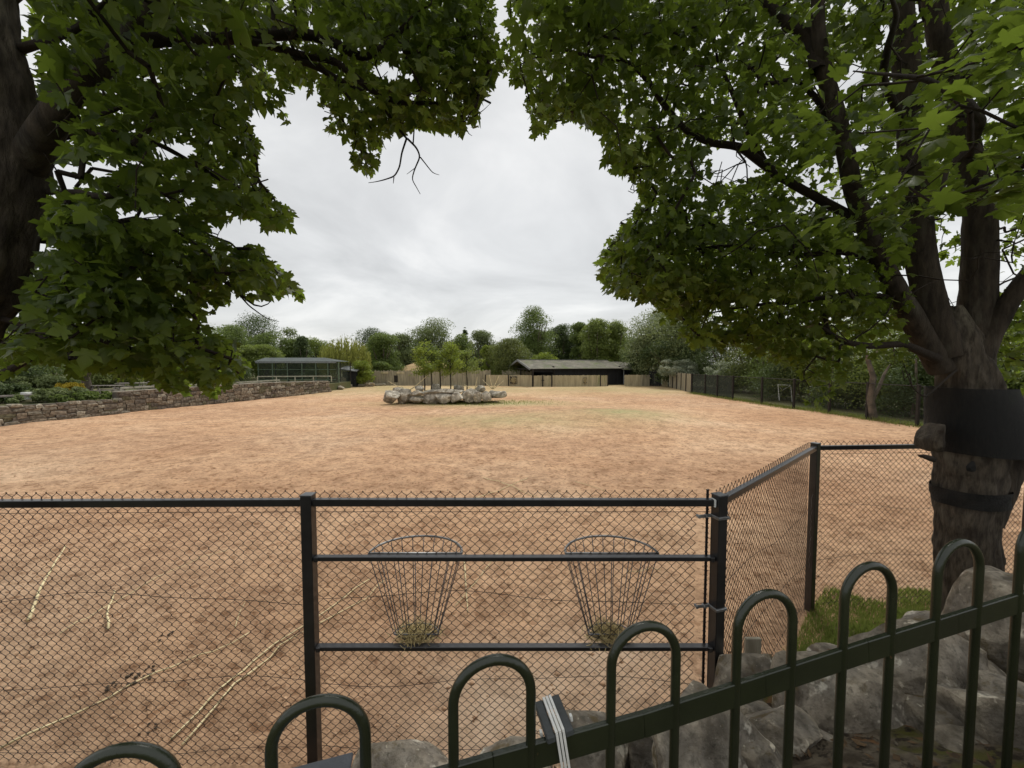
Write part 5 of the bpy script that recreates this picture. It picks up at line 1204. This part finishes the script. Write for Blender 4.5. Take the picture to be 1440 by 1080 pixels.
    n_ = len(Pl); Tt = (np.arange(n_)*len(LV))[:, None, None]+LT[None]
    mk('foliage', W.reshape(-1, 3), Tt.reshape(-1, 3), ML, t_, kind='stuff', uvcol=('tint', np.repeat(tint, len(LV))))
    print(name, 'leaves', n_+300, 'nodes', na_)
    return t_
ML = leafmat('maple_leaves', (.031, .055, .010), (.080, .112, .021), (.165, .23, .026), .48, .40)

# ---- right maple
TD = 4.0
rt = [(1362, 925, TD), (1360, 860, TD), (1360, 760, TD), (1362, 700, TD), (1362, 650, TD), (1366, 600, TD), (1362, 555, TD), (1352, 510, TD), (1348, 470, TD), (1345, 430, TD)]
rr2 = [.42, .37, .36, .37, .39, .40, .35, .30, .23, .06]
rlimbs = [
 ([(1325, 520, TD), (1300, 478, TD), (1268, 420, 3.95), (1240, 370, 3.9), (1216, 315, 3.8), (1200, 268, 3.7), (1188, 205, 3.6), (1176, 160, 3.5), (1158, 100, 3.4), (1150, 40, 3.4), (1150, -60, 3.3)], [.16, .15, .12, .105, .10, .09, .085, .08, .07, .06, .05]),
 ([(1330, 500, TD), (1312, 440, TD), (1296, 370, TD), (1288, 290, TD), (1282, 200, 4.0), (1275, 100, 4.0), (1268, 20, 4.0), (1262, -80, 4.0)], [.22, .19, .17, .16, .15, .14, .13, .11]),
 ([(1365, 520, TD), (1372, 450, TD), (1378, 380, TD), (1378, 300, TD), (1362, 220, 4.1), (1342, 140, 4.2), (1322, 60, 4.2), (1310, -20, 4.2), (1310, -120, 4.2)], [.25, .23, .20, .18, .16, .15, .14, .13, .1]),
 ([(1365, 520, 3.95), (1392, 470, 3.9), (1425, 415, 3.8), (1460, 370, 3.7), (1520, 300, 3.6), (1600, 180, 3.4)], [.2, .14, .12, .11, .09, .05]),
 ([(1372, 730, TD), (1398, 665, TD), (1440, 600, 3.95), (1490, 540, 3.9), (1560, 470, 3.8)], [.30, .30, .27, .22, .17]),
 ([(1318, 505, 3.9), (1270, 483, 3.8), (1225, 487, 3.75), (1190, 482, 3.7), (1165, 468, 3.7), (1152, 455, 3.65)], [.07, .045, .038, .034, .025, .010]),
 ([(1165, 470, 3.7), (1160, 450, 3.7), (1158, 436, 3.75)], [.028, .022, .018]),
 ([(1192, 482, 3.72), (1225, 462, 3.7), (1248, 440, 3.7), (1258, 415, 3.75)], [.010, .009, .008, .005]),
 ([(1216, 315, 3.8), (1170, 290, 3.9), (1120, 262, 4.0), (1080, 240, 4.1), (1050, 180, 4.1), (1030, 130, 4.1), (1012, 90, 4.1)], [.06, .055, .05, .042, .034, .026, .012]),
 ([(1085, 240, 4.1), (1040, 205, 4.0), (1000, 202, 4.0), (965, 185, 3.9), (935, 150, 3.9), (905, 105, 3.8), (880, 84, 3.8), (830, 80, 3.8), (790, 68, 3.75), (750, 76, 3.7)], [.05, .042, .036, .03, .028, .024, .02, .017, .013, .006]),
 ([(1150, 100, 3.4), (1140, 50, 3.5), (1100, 28, 3.6), (1072, -5, 3.7), (1040, -60, 3.8)], [.07, .06, .05, .045, .03]),
 ([(1188, 205, 3.6), (1150, 140, 3.6), (1120, 110, 3.65), (1075, 120, 3.7), (1045, 80, 3.8)], [.05, .03, .025, .02, .01]),
 ([(1240, 370, 3.9), (1180, 352, 4.0), (1110, 362, 4.1), (1040, 345, 4.2), (980, 350, 4.2), (905, 365, 4.2)], [.05, .04, .034, .028, .02, .008]),
 ([(1268, 420, 3.95), (1200, 412, 4.0), (1120, 425, 4.1), (1050, 430, 4.2), (1000, 440, 4.3)], [.04, .034, .028, .02, .008]),
 ([(1282, 200, 4.0), (1240, 110, 3.3), (1250, 60, 2.8), (1262, 20, 2.3), (1240, -40, 1.9)], [.05, .04, .028, .018, .004]),
 ([(1362, 220, 4.1), (1380, 170, 3.2), (1360, 140, 2.4), (1300, 110, 1.8), (1200, 100, 1.5)], [.06, .05, .03, .015, .003]),
 ([(1345, 520, 3.7), (1300, 560, 3.5), (1282, 545, 3.45), (1272, 515, 3.4)], [.016, .010, .007, .004]),
]
RPOLY = [(712, -20), (706, 40), (703, 95), (712, 118), (740, 132), (737, 182), (762, 186), (800, 165), (822, 176), (852, 182), (849, 222), (864, 240), (886, 232), (892, 262), (884, 312), (862, 332), (846, 356), (846, 392), (868, 408), (902, 416), (930, 432), (955, 458), (975, 486), (1005, 492), (1040, 482), (1062, 500), (1090, 500), (1118, 515), (1140, 540), (1118, 566), (1150, 572), (1165, 545), (1195, 540), (1204, 505), (1250, 500), (1285, 520), (1330, 500), (1385, 520), (1395, 590), (1460, 590), (1700, 600), (1900, -500), (600, -500)]
RP2 = [(q[0], q[1]) for q in RPOLY]
GAPS = [((1030, 232), (40, 34)), ((1325, 405), (16, 34)), ((1205, 100), (14, 26)), ((1245, 50), (10, 22)), ((935, 470), (0, 0)), ((1405, 395), (26, 16)), ((1185, 120), (16, 16)), ((1395, 165), (22, 12)), ((1270, 390), (12, 20)), ((1100, 90), (14, 10)), ((1210, 205), (14, 10)), ((995, 255), (18, 10)), ((1330, 300), (6, 18)), ((1395, 290), (12, 8))]
def infr(px, py): return (px > -60) & (px < 1500) & (py > -60)
def rfilt(px, py, Y, size):
    jx = 34*(fbm(px/46, py/46, 3, 3)-.5)+rng.normal(0, 3, len(px)); jy = 34*(fbm(px/46+40, py/46, 8, 3)-.5)+rng.normal(0, 3, len(px)); k = inpoly(px+jx, py+jy-3, RP2)
    for (gx_, gy_), (a_, b_) in GAPS:
        if a_: k &= (((px-gx_)/a_)**2+((py-gy_)/b_)**2 > rng.uniform(.5, 1.3, len(px))) | (py < -30)
    k &= ~((px > 1285) & (px < 1440) & (py > 300) & (Y < 4.35) & (py < 640))      # the limbs stay in view
    k &= ~((px > 1260) & (px < 1345) & (py > 0) & (py < 90) & (Y < 3.9) & (rng.random(len(px)) < .8))
    return k
def dR(px, py):
    d = 3.9
    if py < 150: d = 3.9+.6*max(0, -py/300)
    if px < 900: d = 3.8
    if py > 420: d = 4.2
    return d
zonesR = [
 ([(712, -10), (706, 90), (740, 125), (745, 175), (850, 175), (870, 228), (890, 240), (888, 312), (850, 350), (850, 395), (930, 425), (1000, 440), (1080, 430), (1100, 0), (1100, -40), (712, -40)], dR, 560, .125, 13, 1.0),
 ([(850, 300), (870, 400), (960, 452), (985, 482), (1050, 480), (1110, 500), (1200, 490), (1280, 470), (1260, 300)], dR, 330, .125, 13, .8),
 ([(1090, -40), (1090, 440), (1290, 440), (1440, 420), (1520, 300), (1520, -40)], dR, 520, .13, 12, 1.2),
 ([(1380, 400), (1400, 570), (1560, 580), (1600, 300)], lambda a, b: 4.9, 120, .13, 12, .4),
 ([(700, -450), (720, -30), (1560, -30), (1700, 300), (1900, -450)], dR, 430, .20, 10, 1.5),
 ([(1120, 110), (1150, 250), (1240, 300), (1330, 300), (1460, 260), (1500, 20), (1380, 10), (1290, 90)], lambda a, b: 1.75, 52, .13, 8, .45),
 ([(1130, 490), (1118, 560), (1150, 570), (1190, 520), (1200, 495)], lambda a, b: 3.7, 12, .12, 9, .2),
 ([(1250, 495), (1270, 540), (1285, 520), (1285, 495)], lambda a, b: 3.6, 6, .10, 8, .15),
]
# skirt: a second fringe with leaves right at the silhouette
fr = [(725, 100), (745, 150), (757, 172), (800, 160), (845, 170), (850, 215), (870, 232), (885, 245), (884, 300), (865, 345), (852, 385), (880, 410), (915, 422), (945, 445), (970, 475), (1010, 482), (1045, 475), (1085, 492), (1120, 505)]
zonesR += [([(a_[0]-2, a_[1]-16), (b_[0]-2, b_[1]-16), (b_[0]+20, b_[1]+6), (a_[0]+20, a_[1]+6)], dR, 7, .12, 9, .3) for a_, b_ in zip(fr[:-1], fr[1:])]
mR = maple('large maple with a dark netting band round its forking trunk, right of the fence corner', 'maple_tree', rt, rr2, rlimbs, zonesR, rfilt, 21)
# wraps round the trunk
def wrap(name, y0, y1, r0, r1, mat, cxp=(1362, 1362), bulge=.0, tilt=0):
    n_ = 36; V_ = []; 
    for i in range(7):
        f = i/6; py = y0+(y1-y0)*f; c_ = P(cxp[0]+(cxp[1]-cxp[0])*f, py, TD); r_ = r0+(r1-r0)*f
        for j in range(n_):
            a_ = j/n_*6.2832; rr_ = r_*(1+.02*math.sin(a_*5+i)+.012*math.sin(a_*11+2*i)); V_.append((c_[0]+rr_*math.cos(a_), TD+rr_*math.sin(a_), c_[2]+tilt*math.cos(a_)))
    Q_ = [[i*n_+j, i*n_+(j+1) % n_, (i+1)*n_+(j+1) % n_, (i+1)*n_+j] for i in range(6) for j in range(n_)]
    return mk(name, V_, Q_, mat, mR, True)
wrap('netting_band', 545, 634, .315, .40, M['treenet'], (1362, 1380))
wrap('rubber_strap', 684, 706, .282, .272, M['netwrap'], tilt=.012)
q = P(1312, 615, 3.9); 
me = rock_mesh('burl', (.085, .13, .13), 9, M['bark'], 4, cuts=3); o = bpy.data.objects.new('burl', me); COL.objects.link(o); o.location = q; setpar(o, mR)
m = MB(); m.tube([P(1312, 646, 3.8), P(1300, 642, 3.75), P(1293, 641, 3.72)], [.03, .022, .012], 7); m.build('snag', M['barkdark'], mR, True)
q = P(1366, 656, 3.76); V_ = []; 
me = rock_mesh('knot', (.05, .015, .05), 6, M['netwrap'], 3); o = bpy.data.objects.new('knot', me); COL.objects.link(o); o.location = q; setpar(o, mR)

# ---- left maple
lt = [(-270, 950, 2.3), (-215, 760, 2.3), (-150, 600, 2.25), (-84, 480, 2.2), (-36, 380, 2.2), (-8, 280, 2.2), (-6, 190, 2.2), (-18, 100, 2.2), (-40, 0, 2.2), (-60, -120, 2.2), (-70, -260, 2.2)]
lrd = [.38, .36, .345, .335, .325, .315, .30, .27, .26, .24, .2]
llimbs = [
 ([(-20, 320, 2.3), (34, 240, 2.25), (72, 170, 2.1), (105, 120, 2.1), (140, 100, 2.15), (175, 60, 2.2), (205, 15, 2.25), (240, -40, 2.3), (270, -120, 2.3)], [.16, .135, .10, .08, .07, .062, .058, .05, .04]),
 ([(155, 78, 2.15), (190, 57, 2.2), (250, 55, 2.3), (310, 55, 2.5), (370, 50, 2.6), (420, 47, 2.7), (455, 52, 2.75), (485, 68, 2.8), (508, 85, 2.85), (522, 80, 2.85), (540, 62, 2.9), (570, 40, 3.0), (590, 0, 3.1)], [.05, .048, .045, .042, .038, .036, .034, .032, .028, .024, .02, .015, .01]),
 ([(388, 50, 2.65), (386, 20, 2.65), (378, -30, 2.6)], [.022, .02, .018]),
 ([(330, 55, 2.5), (385, 65, 2.6), (430, 80, 2.7), (468, 82, 2.75), (495, 105, 2.8), (525, 130, 2.85), (560, 145, 2.9), (610, 145, 3.0), (650, 150, 3.1)], [.028, .028, .026, .026, .026, .024, .02, .014, .006]),
 ([(390, 83, 2.65), (430, 86, 2.7), (470, 108, 2.75), (510, 128, 2.8)], [.016, .022, .02, .012]),
 ([(528, 130, 2.85), (545, 160, 2.9), (566, 190, 2.95), (573, 196, 2.95)], [.016, .012, .009, .008]),
 ([(572, 194, 2.95), (565, 215, 2.95), (562, 235, 2.95), (555, 248, 2.95), (540, 253, 2.95), (527, 256, 2.95), (518, 257, 2.95)], [.0075, .0065, .006, .0055, .0045, .003, .002]),
 ([(554, 249, 2.95), (553, 258, 2.96)], [.004, .002]),
 ([(573, 195, 2.95), (586, 208, 2.97), (591, 220, 2.98), (583, 238, 2.98), (579, 252, 2.98), (586, 264, 2.98), (591, 273, 2.98)], [.0075, .0065, .006, .005, .004, .003, .002]),
 ([(584, 236, 2.98), (572, 245, 2.98)], [.003, .0015]),
 ([(591, 221, 2.98), (602, 235, 3.0), (609, 244, 3.0), (618, 246, 3.0)], [.005, .004, .003, .0015]),
 ([(650, 158, 3.1), (658, 188, 3.1), (664, 191, 3.1)], [.004, .003, .0015]), ([(665, 165, 3.1), (680, 155, 3.1), (690, 145, 3.1)], [.004, .0025, .0012]),
 ([(448, 90, 2.7), (478, 120, 2.75), (500, 150, 2.8), (520, 175, 2.85), (532, 200, 2.85)], [.015, .012, .009, .007, .004]),
 ([(-30, 300, 2.4), (60, 270, 2.3), (115, 270, 2.15), (140, 278, 2.0), (180, 272, 2.05), (215, 262, 2.1), (260, 290, 2.2)], [.03, .024, .022, .021, .018, .015, .008]),
 ([(20, 210, 2.35), (140, 180, 2.4), (220, 200, 2.5), (290, 240, 2.6), (350, 280, 2.7)], [.03, .025, .02, .015, .006]),
 ([(-40, 330, 2.4), (90, 340, 2.35), (180, 350, 2.3), (260, 380, 2.4), (320, 395, 2.45), (360, 435, 2.5), (378, 432, 2.5), (384, 420, 2.5)], [.04, .03, .024, .018, .012, .006, .004, .002]),
 ([(320, 395, 2.45), (350, 430, 2.5), (375, 448, 2.5), (392, 452, 2.5)], [.008, .005, .003, .0015]),
 ([(-90, 400, 2.4), (60, 440, 2.3), (140, 478, 2.3), (200, 495, 2.4), (260, 500, 2.5)], [.04, .03, .022, .016, .008]),
 ([(-110, 420, 2.4), (30, 455, 2.2), (100, 498, 2.1), (140, 512, 2.2), (180, 522, 2.3)], [.03, .024, .018, .014, .006]),
 ([(-200, 660, 2.2), (-70, 565, 2.0), (0, 528, 1.95), (25, 514, 1.95), (42, 505, 1.95)], [.06, .04, .028, .026, .02]),
 ([(-40, 90, 2.4), (60, 60, 2.2), (110, 40, 1.9), (150, 0, 1.8)], [.05, .03, .02, .01]),
 ([(-40, 20, 2.2), (60, -60, 2.4), (200, -140, 2.6), (380, -180, 2.9)], [.12, .09, .07, .03]),
]
LPOLY = [(-300, -500), (-300, 545), (0, 542), (30, 520), (60, 505), (100, 520), (150, 530), (205, 535), (232, 545), (250, 562), (270, 545), (300, 548), (330, 530), (350, 508), (330, 485), (298, 470), (285, 445), (330, 425), (372, 430), (398, 402), (424, 418), (415, 385), (370, 352), (330, 342), (292, 330), (300, 312), (345, 300), (378, 328), (390, 318), (416, 302), (398, 284), (372, 268), (358, 248), (368, 212), (350, 190), (336, 165), (352, 150), (372, 160), (400, 172), (412, 150), (425, 118), (448, 118), (452, 172), (488, 190), (498, 238), (520, 244), (545, 212), (548, 188), (590, 182), (640, 188), (672, 170), (678, 150), (700, 112), (698, 60), (688, 0), (682, -500)]
LG = [((135, 238), (38, 18)), ((95, 250), (20, 22)), ((252, 212), (36, 15)), ((190, 232), (22, 8)), ((300, 262), (14, 8)), ((330, 120), (14, 8)), ((120, 150), (12, 8)), ((215, 110), (12, 8)), ((75, 215), (8, 20)), ((545, 100), (26, 16)), ((575, 110), (14, 8)), ((90, 60), (12, 10)), ((195, 305), (46, 10)), ((265, 285), (16, 10)), ((70, 350), (6, 10)), ((310, 322), (20, 8)), ((270, 130), (10, 8)), ((340, 60), (8, 4)), ((135, 10), (10, 12)), ((190, 395), (12, 6)), ((65, 20), (14, 12))]
def lfilt(px, py, Y, size):
    jx = 30*(fbm(px/46, py/46, 13, 3)-.5)+rng.normal(0, 3, len(px)); jy = 30*(fbm(px/46+40, py/46, 18, 3)-.5)+rng.normal(0, 3, len(px)); k = inpoly(px+jx, py+jy-3, LPOLY)
    for (gx_, gy_), (a_, b_) in LG: k &= (((px-gx_)/a_)**2+((py-gy_)/b_)**2 > rng.uniform(.5, 1.3, len(px))) | (py < -30)
    edge = np.interp(py, [-50, 0, 60, 130, 210, 250, 300, 360, 426, 476, 560], [40, 42, 45, 50, 78, 74, 62, 54, 30, 0, -60])
    k &= ~((px < edge+4) & (Y < 2.6) & (py > -60))
    return k
def dL(px, py):
    if px > 400: return 3.0
    return 2.2+.6*max(0, (px-60))/340
zonesL = [
 ([(-100, -30), (50, -30), (60, 250), (90, 300), (340, 300), (410, 300), (370, 230), (340, 170), (330, 150), (440, 110), (440, -30)], dL, 285, .108, 12, .7),
 ([(430, -30), (440, 120), (540, 160), (680, 150), (698, 80), (685, -30)], dL, 230, .11, 12, .6),
 ([(60, 290), (40, 420), (-20, 500), (60, 500), (240, 540), (335, 525), (300, 460), (290, 420), (400, 400), (405, 385), (340, 340), (300, 310)], dL, 300, .112, 11, .55),
 ([(-250, 350), (-250, 500), (20, 520), (60, 400)], lambda a, b: 3.2, 60, .13, 11, .6),
 ([(452, 130), (458, 172), (492, 190), (500, 232), (520, 238), (545, 205), (540, 170)], dL, 22, .11, 9, .2),
 ([(232, 530), (245, 556), (262, 545), (262, 530)], dL, 3, .13, 8, .1), ([(330, 160), (345, 205), (362, 205), (355, 170)], dL, 5, .11, 8, .2),
 ([(-300, -450), (-300, -30), (690, -30), (680, -450)], dL, 140, .20, 9, 1.0),
]
fl = [(345, 160), (360, 210), (362, 250), (385, 275), (405, 300), (380, 318)]; f2 = [(330, 345), (370, 360), (405, 395), (415, 410)]; f3 = [(300, 535), (335, 520), (340, 500)]; f4 = [(560, 175), (600, 178), (640, 178), (665, 165), (690, 110), (690, 60), (682, 10)]
for F_ in (fl, f2, f3, f4): zonesL += [([(a_[0]-14, a_[1]-12), (b_[0]-14, b_[1]-12), (b_[0]+2, b_[1]+6), (a_[0]+2, a_[1]+6)], dL, 6, .115, 9, .25) for a_, b_ in zip(F_[:-1], F_[1:])]
maple('leaning maple with a thick dark trunk at the left edge of the view', 'maple_tree', lt, lrd, llimbs, zonesL, lfilt, 33)
